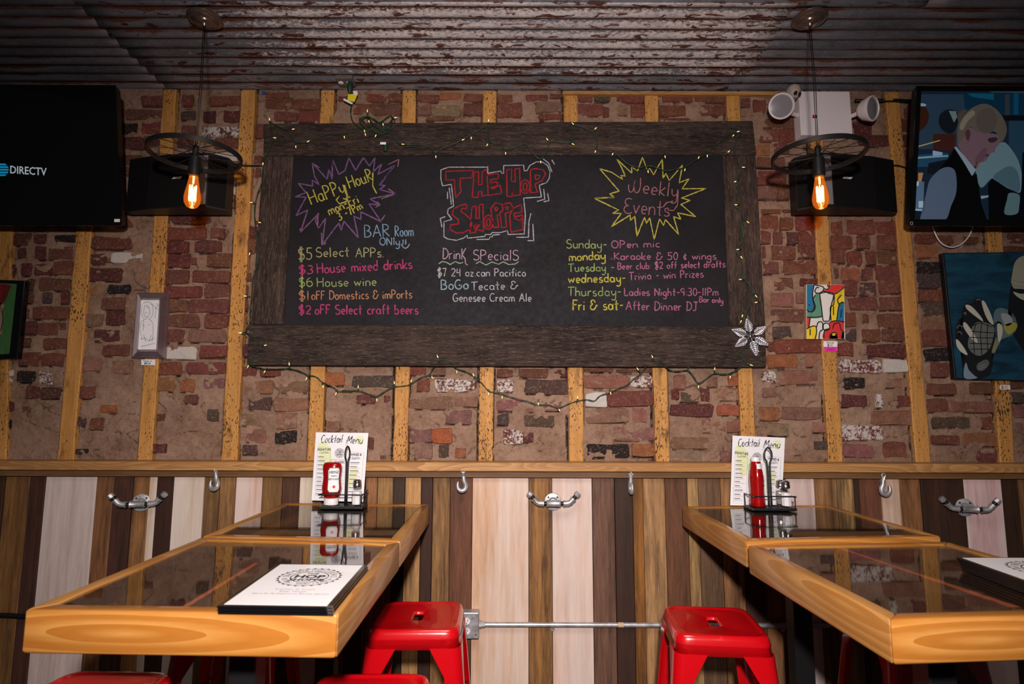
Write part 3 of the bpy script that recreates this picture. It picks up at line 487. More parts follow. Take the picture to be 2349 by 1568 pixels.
# --- corrugated ceiling
bm = NB(); box(bm, -3.2, 3.2, -2.2, 2.95, CEIL + .035, CEIL + .08); ceil = obj('ceiling', bm, M['black']); ceil['kind'] = 'structure'
def sheet(x0, x1, y0, y1, dz, alpha, seed, skew=0):
    n = int((y1 - y0) / PIT * 12); mx = max(6, int((x1 - x0) / .12)); vs = []; fs = []
    for j in range(n + 1):
        y = y0 + (y1 - y0) * j / n
        for i in range(mx + 1):
            x = x0 + (x1 - x0) * i / mx + (skew * (y - y0) if i in (0, mx) else 0); w = noise.noise(Vector((x * 2, y * 2, seed))) * .003
            vs.append((x, y + w, CEIL + .010 + .0078 * math.sin((y - YR) * 2 * PI / PIT) + dz + w))
    for j in range(n):
        for i in range(mx): a = j * (mx + 1) + i; fs.append((a, a + mx + 1, a + mx + 2, a + 1))
    me = bpy.data.meshes.new('corrugated_sheet'); me.from_pydata(vs, [], fs); me.materials.append(M['sheet'])
    for p in me.polygons: p.use_smooth = True
    o = bpy.data.objects.new('corrugated_sheet', me); COL.objects.link(o); o.parent = ceil; o.color = (1, 1, 1, alpha); s = o.modifiers.new('s', 'SOLIDIFY'); s.thickness = .0012; s.offset = 1
xr = atz(1760, 110, CEIL).x; yb = atz(1200, 20, CEIL).y
sheet(-3.2, -1.72, yb, WY + .03, .003, .95, 1); sheet(-1.76, xr, yb - .03, WY + .03, 0, .36, 2); sheet(xr - .05, 3.2, yb, WY + .03, .003, .93, 3)
sheet(-3.2, -.52, yb - .75, yb + .03, .001, .9, 4); sheet(-.54, 1.7, yb - .75, yb + .02, .004, .8, 5); sheet(1.66, 3.2, yb - .75, yb + .03, .002, 1, 6)
for i, y in enumerate((yb - 1.5, yb - 2.25, yb - 3.0, yb - 3.75)): sheet(-3.2, 0, y, y + .77, .002, .9, 8 + i); sheet(-.03, 3.2, y, y + .77, .005, .85, 12 + i)

# ================================================================== LEDGE
SZ = 1.2635; LF = 2.712   # ledge top and front
led = thing('drink_ledge', 'long pine drink ledge running along the wall between brick and planks', 'shelf', (0, WY - .1, SZ))
bm = NB(); box(bm, -3.05, 3.05, LF, WY - .004, SZ - .040, SZ, .003); obj('top_board', bm, M['ledge'], led)
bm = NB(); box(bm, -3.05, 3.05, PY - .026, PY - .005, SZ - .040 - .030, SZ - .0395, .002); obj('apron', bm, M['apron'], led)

# ================================================================== CHALKBOARD
BY = WY - .062
cb = thing('chalkboard', 'long black chalkboard in a weathered barnwood frame covered in coloured writing', 'chalkboard', (0, BY, 1.84))
def bboard(q, y0, y1, name, mat):
    bm = NB(); f = [aty(x, y, y0) for x, y in q]; b = [Vector((p.x, y1, p.z)) for p in f]
    hexa(bm, f, b, .003); bmesh.ops.subdivide_edges(bm, edges=[e for e in bm.edges if e.calc_length() > .25], cuts=14)
    for v in bm.verts: v.co += Vector((0, noise.noise(v.co * 7) * .002, noise.noise(v.co * 11) * .0022))
    return obj(name, bm, mat, cb)
bboard([(605, 283), (1727, 277), (1735, 354), (604, 357)], BY, WY - .005, 'frame_board', M['barn'])
bboard([(571, 745), (1756, 748), (1758, 842), (566, 837)], BY - .003, WY - .005, 'frame_board', M['barn'])
bboard([(603, 358), (672, 358), (650, 744), (575, 744)], BY + .002, WY - .005, 'frame_board', M['barnv'])
bboard([(1659, 356), (1734, 355), (1756, 747), (1673, 747)], BY + .002, WY - .005, 'frame_board', M['barnv'])
SY = BY + .014
bm = NB(); hexa(bm, [aty(x, y, SY) for x, y in ((660, 350), (1668, 350), (1680, 752), (640, 752))], [aty(x, y, SY) + Vector((0, .012, 0)) for x, y in ((660, 350), (1668, 350), (1680, 752), (640, 752))]); obj('writing_surface', bm, M['board'], cb)
CN = Vector((0, -1, 0))
def chalkf(ox, oy, sc): return lambda u, v: aty(ox + u / sc, oy + v / sc, SY - .0012)
F6, F7, F8 = chalkf(600, 350, 3.92), chalkf(950, 350, 3.92), chalkf(1280, 350, 3.92)
YEL, GRN, PNK, MAG, ORG, BLU, WHT, RED, PUR, ROS = (.68, .60, .10), (.42, .55, .18), (.62, .20, .36), (.66, .08, .24), (.72, .33, .17), (.30, .48, .66), (.58, .56, .60), (.50, .03, .04), (.26, .13, .32), (.55, .22, .25)
def chalk(col, items, w=.0046, lab=None):
    for it in items:
        bm = NB()
        if isinstance(it[0], str): hand(bm, it[0], it[1], it[2], it[3], it[4], w, CN, slant=it[5] if len(it) > 5 else 0)
        else:
            f, pts = it; ribbon(bm, clean([f(u, v) for u, v in pts], .008), w, CN, .3)
        obj('chalk_lettering' if isinstance(it[0], str) else 'chalk_stroke', bm, M['chalk'], cb, color=[c_ * .74 for c_ in col], label=lab)
def pairs(s): n_ = [float(x) for x in s.replace(',', ' ').split()]; return list(zip(n_[::2], n_[1::2]))
chalk(PUR, [(F6, pairs('475 210 455 90 590 240 605 150 635 240 640 65 695 195 750 160 785 45 845 160 915 45 970 120 1020 45 1005 170 1080 100 1045 195 1195 115 1060 290 1115 295 1060 330 1205 370 975 415 1065 470 965 460 1075 620 890 530 895 600 830 570 870 765 740 615 715 700 695 630 545 830 575 590 510 680 485 610 515 545 350 715 415 515 310 565 400 400 300 395 400 360 330 275 460 300 455 245 520 290 475 210')), (F6, pairs('640 70 630 215')), (F6, pairs('1080 275 1180 125'))], .0062, 'purple chalk starburst outline')
chalk((.42, .2, .3), [(F6, pairs(s)) for s in ('455 90 520 135', '1140 105 1235 60 1225 125', '1140 325 1205 370 1075 415', '540 720 540 830 580 812', '1025 490 1068 470 1035 440', '1080 605 1110 560', '350 712 345 680', '510 540 505 650')], .0045)
chalk(YEL, [('HaPPy', F6, (450, 470), (760, 352), 125), ('HouR', F6, (795, 325), (1010, 250), 115), (F6, pairs('1000 180 1000 300 1035 368')), (F6, pairs('745 290 775 390 760 440 700 460 672 425 700 390')), ('mon-Fri', F6, (612, 562), (880, 445), 80), ('3 -7Pm', F6, (700, 612), (915, 500), 72)], .0058, 'yellow chalk lettering')
chalk(BLU, [('BAR', F6, (925, 762), (1155, 752), 108), ('Room', F6, (1200, 752), (1370, 748), 95), ('ONly', F6, (1062, 832), (1245, 830), 68), (F6, pairs('1272 782 1272 825')), (F6, pairs('1296 780 1296 825')), (F6, pairs('1255 820 1275 852 1295 860 1315 848 1330 820'))], lab='light blue chalk lettering')
chalk((.55, .55, .25), [('$5', F6, (330, 965), (460, 960), 105), ('Select', F6, (490, 940), (790, 930), 85), ('APPs.', F6, (845, 938), (1100, 938), 82)], lab='pale yellow chalk lettering')
chalk(MAG, [('$3', F6, (335, 1090), (465, 1088), 75), ('House mixed drinks', F6, (500, 1085), (1358, 1040), 90), ('$2', F6, (335, 1450), (445, 1450), 75), ('oFF Select craft beers', F6, (480, 1452), (1410, 1450), 85)], .0056, 'magenta chalk lettering')
chalk(GRN, [('$6', F6, (335, 1205), (460, 1202), 80), ('House wine', F6, (500, 1205), (1035, 1195), 82)], lab='green chalk lettering')
chalk(ORG, [('$1', F6, (335, 1325), (430, 1322), 80), ('oFF Domestics & imPorts', F6, (450, 1322), (1355, 1308), 78)], lab='orange chalk lettering')
chalk(WHT, [(F7, pairs(s)) for s in ('240 155 310 130 500 130 655 130 661 122 662 185 780 165 785 185 805 185 805 115 985 112 990 162 1015 162 1040 115 1100 82 1150 82 1200 115 1222 170 1215 230 1190 270 1125 292 1145 398 985 408 1000 560 990 730 845 735 840 700 775 718 700 718 690 735 640 735 638 752 480 768 475 740 450 765 380 788 300 775 268 755 268 620 340 600 300 545 305 505 355 480 335 285 255 298 240 235 240 155',
    '250 670 235 590 280 575', '315 315 335 465', '300 350 300 415', '1165 325 1175 418 1105 438', '1200 365 1212 432 1165 440', '1050 545 1032 620 1028 760 920 760', '1068 640 1075 792 1020 790', '560 780 675 778 680 758 705 755 708 740 770 735', '1160 55 1210 95 1240 175', '1238 65 1262 105')], .0046, 'white chalk outline')
def el(cx, cy, rx, ry): return A(cx, cy, rx, ry, 0, 360, 14)
chalk(RED, [(F7, pairs(s)) for s in ('285 168 530 160 520 225 415 230 412 310 425 345 375 405 365 330 365 245 285 245 285 168', '540 175 522 400 575 403 580 350 612 350 605 392 665 378 655 145 612 175 610 285 578 290 580 170 540 175', '655 200 755 188 757 232 685 245 685 270 745 262 750 298 690 315 700 328 775 292 785 365 668 385',
    '832 152 878 148 873 255 910 262 905 148 948 140 955 378 885 388 885 330 880 395 835 390 832 152', '1045 155 1090 142 1160 155 1182 190 1150 250 1090 280 1090 295 1110 355 1048 360 1045 155', '1085 200 1130 205 1125 230 1095 245 1085 200',
    '470 460 400 480 350 510 345 560 395 600 400 640 325 650 325 690 380 722 440 720 500 690 520 640 500 590 455 550 420 530 430 500 475 505 470 460', '520 490 500 725 552 715 560 650 590 650 560 690 625 705 618 460 585 470 585 590 555 590 560 480 520 490', '690 500 730 450 790 465 800 510 760 560 745 560 762 670 710 672 690 500', '725 490 755 495 735 530 725 490',
    '800 465 860 448 890 490 880 525 820 545 830 670 785 672 775 560', '815 485 850 490 835 515 815 485', '890 500 965 465 970 535 900 545 900 580 975 560 980 690 870 715 860 560 890 500', '900 590 950 610 975 580', '535 655 580 655 545 690 535 655')] + [(F7, el(998, 305, 42, 62)), (F7, el(998, 308, 18, 36)), (F7, el(668, 625, 40, 64)), (F7, el(668, 628, 17, 38))], .0058, 'red chalk block lettering')
chalk((.62, .42, .50), [('Drin}', F7, (255, 955), (470, 960), 95), ('SPecialS', F7, (530, 965), (940, 968), 92)], lab='pale pink chalk lettering')
chalk((.42, .55, .42), [(F7, pairs('220 1000 250 978 290 985 325 1005 370 978 410 995 440 985')), (F7, pairs('555 998 590 978 645 1010 700 982 760 1003 800 980 850 1005 910 1000 940 978'))], lab='pale green chalk underline')
chalk(WHT, [('$7', F7, (208, 1112), (290, 1112), 72), ('24 oz.can Pacifico', F7, (335, 1110), (1005, 1110), 68), ('Tecate &', F7, (515, 1236), (930, 1225), 72), ('Genesee Cream Ale', F7, (350, 1338), (1055, 1337), 72)], .0046, 'white chalk lettering')
chalk((.36, .55, .62), [('BoGo', F7, (240, 1230), (490, 1225), 85)], .0056, 'light blue chalk lettering')
chalk(YEL, [(F8, pairs('375 145 480 175 580 240 565 205 605 210 570 130 530 60 600 125 665 185 660 125 715 165 760 40 805 165 825 140 860 200 890 140 938 60 945 230 970 185 1000 250 1120 110 1090 270 1178 235 1115 325 1330 322 1110 408 1190 428 1105 465 1238 575 1075 540 1105 598 1040 575 1085 735 965 600 950 655 912 595 865 780 825 585 795 635 778 580 710 750 690 570 650 610 650 560 480 665 570 545 490 545 545 515 330 412 505 400 465 370 550 345 375 145')), (F8, pairs('335 408 420 405 505 402'))], .0056, 'yellow chalk starburst outline')
chalk(ROS, [('Weekly', F8, (625, 350), (1075, 402), 125), (F8, pairs('1080 330 1075 470 1040 520 985 515')), ('{vents', F8, (590, 540), (1000, 572), 135), (F8, pairs('1035 435 975 450 945 490'))], lab='rose chalk lettering')
chalk(GRN, [('Sunday-', F8, (75, 858), (440, 860), 78), ('Tuesday -', F8, (95, 1070), (510, 1062), 70), ('Thursday-', F8, (90, 1288), (570, 1285), 80)], .0046, 'green chalk lettering')
chalk(YEL, [('monday .', F8, (100, 975), (490, 955), 78), ('wednesday-', F8, (95, 1170), (610, 1160), 78), ('Fri & sat-', F8, (130, 1415), (590, 1410), 90)], .006, 'yellow chalk lettering')
chalk(PNK, [('OPen mic', F8, (480, 858), (920, 850), 66), ('Karaoke & 50 ¢ wings', F8, (505, 962), (1425, 960), 66), ('Beer club: $2 off select drafts', F8, (535, 1050), (1505, 1030), 60), ('Trivia - win Prizes', F8, (640, 1145), (1310, 1118), 68), ('Ladies Night-9:30-11Pm', F8, (595, 1285), (1445, 1285), 68), ('Bar only', F8, (1270, 1342), (1485, 1352), 50), ('After Dinner DJ', F8, (612, 1412), (1250, 1420), 78)], .0046, 'pink chalk lettering')

# ================================================================== TELEVISIONS
def tv_basis(c0, c1): # bottom corner, top corner
    up = (c1 - c0).normalized(); return up, Vector((1, 0, 0)).cross(up).normalized()
def tv(name, label, bl, tl, width, sgnx):
    up, n_ = tv_basis(bl, tl); h = (tl - bl).length; t = thing(name, label, 'television', (bl.x + sgnx * width / 2, WY - .05, bl.z)); X = Vector((1, 0, 0))
    if n_.y > 0: n_ = -n_
    P = lambda a, b, d=0: bl + X * (a * sgnx) + up * b - n_ * d
    bm = NB(); hexa(bm, [P(0, 0, .004), P(width, 0, .004), P(width, h, .004), P(0, h, .004)], [P(.01, .01, .05), P(width - .01, .01, .05), P(width - .01, h - .01, .05), P(.01, h - .01, .05)], .004, 2); obj('casing', bm, M['black'], t)
    bz = .022
    bm = NB(); o4 = [(0, 0), (width, 0), (width, h), (0, h)]; i4 = [(bz, bz * 1.4), (width - bz, bz * 1.4), (width - bz, h - bz), (bz, h - bz)]
    for i in range(4): j = (i + 1) % 4; hexa(bm, [P(*o4[i]), P(*o4[j]), P(*i4[j]), P(*i4[i])], [P(*o4[i], .006), P(*o4[j], .006), P(*i4[j], .006), P(*i4[i], .006)])
    bz_ = obj('bezel', bm, M['blackg'], t)
    bm = NB(); poly(bm, [P(*q, .003) for q in i4]); s = obj('screen', bm, M['blackg'], t)
    bm = NB(); m = P(width / 2, h / 2, .05); box(bm, m.x - .12, m.x + .12, m.y - .0, WY - .03, m.z - .1, m.z + .1, .003); obj('wall_bracket', bm, M['blackm'], t)
    return t, s, P, n_, h
bl, tl = aty(278, 518, 2.62), aty(265, 195, 2.50)
tvl, sl, PLt, nl, hl = tv('television', 'black wall television at left with mostly dark screen and a small logo', bl, tl, 1.07, -1)
bl2, tl2 = aty(2087, 518, 2.62), aty(2103, 197, 2.50)
tvr, sr, PRt, nr, hr = tv('television', 'wall television at right playing a picture of two people in a kitchen', bl2, tl2, 1.07, 1)
# left screen: globe logo and word, small sticker
def tvpt(bl_, n_, d): return lambda px, py: atp(px, py, bl_ + n_ * d, n_)
gl = tvpt(bl, nl, -.0018)
bm = NB(); a, b = gl(22, 397), gl(98, 397); up = (gl(22, 370) - a).normalized(); Mx = frame_to(a, nl, up); text3d(bm, 'DIRECTV', (a - gl(22, 379)).length * 1.38, Mx, .0001, 'LEFT', .0006, sx=.86); obj('logo_lettering', bm, M['lit'], sl, color=(.45, .55, .60))
bm = NB(); c = gl(1, 389); ex = (gl(20, 389) - c); ey = (gl(1, 372) - c)
for i in range(5):
    y0, y1 = -.85 + i * .36, -.85 + i * .36 + .24; x0, x1 = math.sqrt(max(0, 1 - y0 * y0)), math.sqrt(max(0, 1 - y1 * y1)); poly(bm, [c + ex * -x0 + ey * y0, c + ex * x0 + ey * y0, c + ex * x1 + ey * y1, c + ex * -x1 + ey * y1])
obj('logo_globe', bm, M['lit'], sl, color=(.01, .30, .55))
bm = NB(); g2 = tvpt(bl, nl, .0012); poly(bm, [g2(*q) for q in ((262, 502), (275, 502), (275, 509), (262, 509))]); obj('sticker', bm, M['paper'], tvl)
# right screen picture, layer by layer (coordinates in the zoomed crop)
S5 = 4.613; layer = [0]
def scr(col, s, sm=True, name='picture_shape'):
    layer[0] += 1; g = tvpt(bl2, nr, -.0028 + layer[0] * .00008); pts = [(2080 + u / S5, 190 + v / S5) for u, v in pairs(s)]
    if sm: pts = [(p.x, p.y) for p in spline([Vector((a, b, 0)) for a, b in pts], 4, True)]
    bm = NB(); poly(bm, [g(*q) for q in pts]); bmesh.ops.triangulate(bm, faces=bm.faces); return obj(name, bm, M['lit'], sr, color=col)
L = lambda r, g, b: tuple(((v / 255 + .055) / 1.055) ** 2.4 if v > 10 else v / 3300 for v in (r, g, b))
scr(L(18, 32, 48), '140 60 3200 60 3200 1450 65 1460', False)
scr(L(34, 52, 70), '125 120 620 120 600 700 110 700', False); scr(L(8, 40, 60), '600 110 1260 100 1260 340 620 330', False); scr(L(10, 75, 100), '640 112 925 112 920 180 700 150', False)
scr(L(45, 50, 55), '1040 120 1090 120 1090 340 1040 340', False); scr(L(10, 65, 95), '1130 110 1185 110 1180 335 1130 335', False); scr(L(60, 68, 78), '800 60 1260 60 1260 105 900 100', False); scr(L(28, 56, 72), '1080 400 3100 400 3100 1000 1080 1000', False)
scr(L(6, 10, 16), '1020 345 3100 345 3100 395 1020 400', False)
scr(L(48, 22, 14), '130 240 200 260 235 350 210 440 140 510 120 500'); scr(L(120, 150, 170), '150 215 200 225 200 245 145 245')
scr(L(14, 20, 26), '345 350 420 285 520 300 545 400 500 520 420 530 350 460'); scr(L(90, 110, 110), '445 295 520 300 535 360 500 420', False)
scr(L(52, 26, 20), '280 540 520 540 510 720 275 710', False); scr(L(150, 140, 90), '115 668 350 603 355 612 120 680', False)
scr(L(26, 60, 84), '110 760 440 740 440 880 95 890', False); scr(L(110, 140, 160), '105 785 300 770 440 765 440 780 105 803', False); scr(L(120, 150, 180), '275 715 380 735 375 765 275 770', False)
scr(L(14, 18, 26), '230 850 470 800 470 960 220 960', False); scr(L(70, 95, 120), '90 1040 185 1045 175 1340 75 1345', False); scr(L(150, 170, 190), '90 1045 130 1040 125 1090 90 1090', False); scr(L(140, 165, 180), '125 1250 175 1250 170 1320 125 1320', False); scr(L(150, 110, 70), '122 950 175 950 155 1045 120 1040', False)
scr(L(130, 160, 175), '75 1330 180 1340 170 1355 75 1350', False); scr(L(12, 24, 34), '70 1355 160 1360 140 1460 65 1460', False)
scr(L(86, 112, 122), '1020 625 1075 660 1160 780 1205 900 1225 1050 1190 1165 1060 1120 960 1070 900 1010 790 1110 735 980 745 860 830 820 900 730 960 650')
scr(L(62, 88, 100), '915 1000 1000 920 1100 880 1180 960 1190 1150 1040 1090'); scr(L(3, 4, 7), '905 1010 1060 1110 1195 1170 1185 1450 1010 1460 870 1460 860 1080', False); scr(L(74, 100, 106), '1085 1165 1190 1185 1190 1300 1165 1385 1035 1385 1060 1240')
scr(L(2, 5, 16), '1225 740 1300 700 3100 700 3100 1455 1180 1460 1215 1080', False)
scr(L(2, 3, 4), '500 690 560 760 690 985 740 960 790 1280 850 1455 400 1458 430 1330 520 1180 525 1000 440 890 360 900 460 770', False)
scr(L(70, 86, 106), '370 905 470 895 520 960 525 1150 470 1300 395 1460 150 1458 190 1340 215 1130 255 1010')
scr(L(96, 74, 84), '560 560 640 470 820 520 1000 560 985 640 940 690 930 735 890 740 850 810 800 840 735 835 725 880 660 870 600 760 540 660')
scr(L(80, 74, 66), '540 470 600 350 700 260 820 220 930 265 1020 370 1060 500 1020 610 985 600 940 520 830 510 740 520 690 470 640 480 610 560 545 640'); scr(L(72, 65, 62), '735 420 760 310 850 260 930 300 950 430 900 520 780 520')
scr(L(110, 104, 92), '560 460 610 360 690 290 720 330 650 400 590 500'); scr(L(66, 60, 50), '540 330 600 285 640 290 590 350 550 420'); scr(L(70, 40, 46), '620 520 655 490 675 540 655 610 630 590')
scr(L(44, 32, 38), '860 590 930 575 965 590 930 625 880 630'); scr(L(70, 40, 50), '800 745 850 750 870 770 820 780'); scr(L(84, 62, 72), '720 820 800 700 850 700 800 830')
scr(L(116, 134, 146), '500 680 525 675 600 760 690 870 735 920 690 985 610 850', False); scr(L(120, 70, 40), '745 840 770 845 745 910 730 900', False); scr(L(110, 140, 150), '780 1195 870 1190 860 1210 790 1228', False)
for o in list(sr.children): o.name = 'picture_shape'
bm = NB(); ribbon(bm, [atp(2088.5 + a, 509 + b, bl2 + nr * .001, nr) for a, b in ((0, 0), (5, 0), (5, 6), (0, 6), (0, 0))], .0015, nr); obj('corner_mark', bm, M['paper'], tvr)
# white loop of cable under the right television
bm = NB(); tube(bm, spline([aty(x, y, 2.79) for x, y in ((2136, 505), (2145, 535), (2160, 558), (2183, 567), (2205, 560), (2222, 542), (2232, 520), (2236, 500))], 5), .0032, 6); tag(obj('hanging_cable', bm, M['cap'], smooth=1), 'thin white cable looping below the right television', 'cable')

# ================================================================== SPEAKERS
def speaker(label, m):
    fx = lambda x: x if m > 0 else 2347 - x
    q = [(294, 350, 478, 2.735), (345, 344.5, 486, 2.69), (437, 350, 474, 2.655), (476, 355, 472, 2.655), (521, 368, 487, 2.71)]
    t = thing('speaker', label, 'speaker', (aty(fx(405), 480, 2.7).x, 2.74, 2.38)); zt, zb = 2.70, 2.405
    tops = [aty(fx(x), 0, Y).x for x, a, b, Y in q]
    pts = [(aty(fx(x), (a + b) / 2, Y).x, Y) for x, a, b, Y in q]
    back = [(pts[-1][0], 2.77), (pts[0][0], 2.77)]
    zt = aty(fx(437), 350, 2.655).z; zb = aty(fx(437), 474, 2.655).z
    ring = pts + back
    bm = NB(); loft(bm, [[(x, y, zb) for x, y in ring], [(x, y, zb + .008) for x, y in ring], [(x, y, zt - .008) for x, y in ring], [(x, y, zt) for x, y in ring]])
    bmesh.ops.bevel(bm, geom=[e for e in bm.edges if e.is_boundary is False and e.calc_face_angle(0) > .6], offset=.004, segments=2, affect='EDGES'); obj('cabinet', bm, M['blackm'], t)
    def facet(i, name, mat, pr=.003, mg=.008):
        (xa, ya), (xb, yb_) = pts[i], pts[i + 1]; d = Vector((xb - xa, yb_ - ya, 0)).normalized(); n_ = Vector((d.y, -d.x, 0)); n_ = n_ if n_.y < 0 else -n_
        A_ = Vector((xa, ya, 0)) + d * .003; B_ = Vector((xb, yb_, 0)) - d * .003; bm = NB(); z0, z1 = zb + mg, zt - mg
        fr = [A_ + Vector((0, 0, z0)), B_ + Vector((0, 0, z0)), B_ + Vector((0, 0, z1)), A_ + Vector((0, 0, z1))]; hexa(bm, [p + n_ * pr for p in fr], fr, .001); obj(name, bm, mat, t); return n_
    facet(0, 'grille', M['grille']); n1_ = facet(1, 'grille', M['grille']); facet(2, 'sheen_strip', M['strip'], .002, .012); facet(3, 'grille', M['grille'])  # third facet carries the flash sheen as grey colour
    (xa, ya), (xb, yb_) = pts[1], pts[2]; c = Vector((xa, ya, 0)).lerp(Vector((xb, yb_, 0)), .66); c.z = zb + (zt - zb) * .53; c = c + n1_ * .0036; bm = NB(); text3d(bm, 'BOSE', .013, frame_to(c, n1_), .0004, 'CENTER', .0006, sx=1.5, shear=.6); obj('logo_lettering', bm, M['cap'], t)
    bm = NB(); box(bm, t.location.x - .05, t.location.x + .05, 2.765, WY - .022, zb + .06, zt - .06, .003); obj('wall_bracket', bm, M['blackm'], t)
    return zb, zt
speaker('black faceted wall speaker behind the left wheel lamp', 1); speaker('black faceted wall speaker behind the right wheel lamp, by the emergency light', -1)
bm = NB(); hexa(bm, [aty(x, y, WY - .05) for x, y in ((505, 407), (552, 407), (552, 388), (505, 384))], [aty(x, y, WY - .05) + Vector((0, .035, 0)) for x, y in ((505, 407), (552, 407), (552, 388), (505, 384))], .002); tag(obj('wood_block', bm, M['edgex']), 'small pine block nailed to the stud right of the left speaker', 'block')
for pts, lb in ((((515, 370), (540, 376), (565, 380), (600, 379)), 'thin black cable from the left speaker across the stud to the chalkboard'), (((1736, 384), (1765, 386), (1790, 385), (1830, 380)), 'thin black cable crossing brick between the chalkboard and right speaker'), (((2035, 379), (2060, 380), (2080, 386), (2095, 395)), 'double black cable from the right speaker to the right television')):
    bm = NB(); tube(bm, spline([aty(x, y, WY - .027) for x, y in pts], 5), .004, 6); tag(obj('cable', bm, M['black'], smooth=1), lb, 'cable')

# ================================================================== WHEEL PENDANT LAMPS
def make_lamp(loc, label):
    t = thing('wheel_pendant_lamp', label, 'lamp', loc)
    bm = NB(); lathe(bm, [(.066, 0), (.069, -.004), (.068, -.009), (.058, -.013), (.054, -.013), (.050, -.018), (.034, -.022), (.031, -.027), (.012, -.031), (.008, -.04)], 28); obj('canopy', bm, M['bronze'], t, smooth=40, local=True)
    bm = NB()
    for s in (-1, 1): tube(bm, [(s * .003, .0, -.035), (s * .004 + .004, 0, -.3), (s * .003, 0, -.56)], .0018, 5)
    obj('cord', bm, M['black'], t, smooth=1, local=True)
    bm = NB(); lathe(bm, [(.169, -.585), (.174, -.588), (.174, -.604), (.169, -.606), (.163, -.604), (.163, -.588), (.169, -.585)], 48, caps=False); obj('wheel_rim', bm, M['blackm'], t, smooth=40, local=True)
    bm = NB(); lathe(bm, [(.006, -.555), (.011, -.56), (.012, -.60), (.021, -.606), (.023, -.65), (.023, -.68), (.020, -.683)], 20); obj('socket', bm, M['blackm'], t, smooth=40, local=True)
    for i in range(18):
        a = 2 * PI * (i + .3) / 18; c, s = math.cos(a), math.sin(a); bm = NB(); tube(bm, [(c * .010, s * .010, -.572 - .03 * (i % 2)), (c * .165, s * .165, -.596)], .0016, 5); obj('spoke', bm, M['blackm'], t, local=True)
    bm = NB(); lathe(bm, [(.0165, -.684), (.0175, -.695), (.0225, -.725), (.0295, -.76), (.0315, -.778), (.029, -.797), (.020, -.812), (.009, -.818), (.0005, -.819)], 24, caps=False); b = obj('bulb', bm, M['amber'], t, smooth=1, local=True)
    bm = NB(); lathe(bm, [(.014, -.678), (.0165, -.69), (.0005, -.69)], 16); obj('bulb_cap', bm, M['bronze'], b, local=True)
    bm = NB()
    for i in range(7):
        a = 2 * PI * i / 7 * .92; a2 = a + .35; tube(bm, [(math.cos(a) * .011, math.sin(a) * .011, -.785), (math.cos(a) * .0125, math.sin(a) * .0125, -.725)], .0020, 5); tube(bm, [(math.cos(a) * .0125, math.sin(a) * .0125, -.725), (math.cos(a2) * .012, math.sin(a2) * .012, -.787)], .0020, 5)
    obj('filament', bm, M['filament'], b, local=True)
    bm = NB(); tube(bm, [(0, 0, -.69), (0, 0, -.715)], .003, 6); tube(bm, [(0, 0, -.812), (.002, 0, -.80), (-.002, .002, -.79)], .0015, 5); obj('glass_stem', bm, M['filament'], b, local=True)
    l = bpy.data.lights.new('lamp_glow', 'POINT'); l.energy = .45; l.color = (1, .5, .18); l.shadow_soft_size = .02; lo = bpy.data.objects.new('lamp_glow', l); COL.objects.link(lo); lo.parent = t; lo.location = (0, 0, -.83)
    return t
p1, p2 = atz(470, 40, CEIL - .002), atz(1857, 40, CEIL - .002)
lm = make_lamp(p1, 'wheel-shaped pendant lamp with glowing amber bulb, hanging in front of the left speaker')
l2 = copy_tree(lm); l2.location = p2; l2['label'] = 'wheel-shaped pendant lamp with glowing amber bulb, hanging below the emergency light'

# ================================================================== EMERGENCY LIGHT, SKULL
EY = WY - .075
e0, e1, e2, e3 = aty(1839, 309.5, EY), aty(1958, 310.5, EY), aty(1948, 211, EY), aty(1831, 209, EY)
em = thing('emergency_light', 'white box emergency light with two round lamp heads', 'emergency light', (e0.x, EY, e0.z))
x0, x1, z0, z1 = (e0.x + e3.x) / 2, (e1.x + e2.x) / 2, e0.z, e3.z
bm = NB(); box(bm, x0, x1, EY, WY - .01, z0, z1, .003, 2); obj('housing', bm, M['white'], em)
a = aty(1869, 267, EY - .001); bm = NB(); box(bm, a.x - .01, a.x + .01, EY - .0015, EY + .001, a.z - .008, a.z + .008); obj('indicator_window', bm, M['black'], em); bm = NB(); lathe(bm, [(.0025, 0), (.0025, .002)], 10, frame_to(a + Vector((-.003, -.0035, 0)), CN)); obj('indicator_lamp', bm, flat('red_led', (1, .02, .05), emit=2), em)
k = N('lamp_lens'); k.set(Base_Color=(.30, .28, .31), Roughness=.22, Metallic=.25, Coat_Weight=1); wv = k.node('ShaderNodeTexBrick'); wv.inputs['Scale'].default_value = 90; k.t.links.new(k.vec('Object'), wv.inputs[0]); k.bump(wv.outputs['Fac'], .6, .002); M['lens'] = k.m
for (cx, cy, Y, dr, sx) in ((1792, 243.5, 2.66, (-.12, -1, -.38), x0), (1999, 249, 2.67, (.62, -1, -.25), x1)):
    c = aty(cx, cy, Y); d = Vector(dr).normalized(); Mx = frame_to(c, d)
    bm = NB(); lathe(bm, [(.012, -.062), (.030, -.055), (.048, -.035), (.057, -.008), (.060, .0), (.060, .006), (.0535, .009), (.051, .004)], 32, Mx, caps=False); h_ = obj('lamp_head', bm, M['white'], em, smooth=50)
    bm = NB(); lathe(bm, [(.0525, .003), (.03, .0075), (.0005, .009)], 32, Mx, caps=False); obj('lens', bm, M['lens'], h_, smooth=1)
    bm = NB(); b = c - d * .045; tube(bm, [b, b.lerp(Vector((sx, EY + .03, b.z)), .5), Vector((sx, EY + .03, b.z + .005))], .011, 10); obj('swivel_arm', bm, M['white'], em, smooth=40)
sk = thing('skull_ornament', 'small bone-coloured skull ornament perched on top of the emergency light', 'ornament', aty(1826, 208, EY))
c = aty(1820, 211, EY - .03); d = Vector((.35, -1, -.5)).normalized(); Mx = frame_to(c, d)
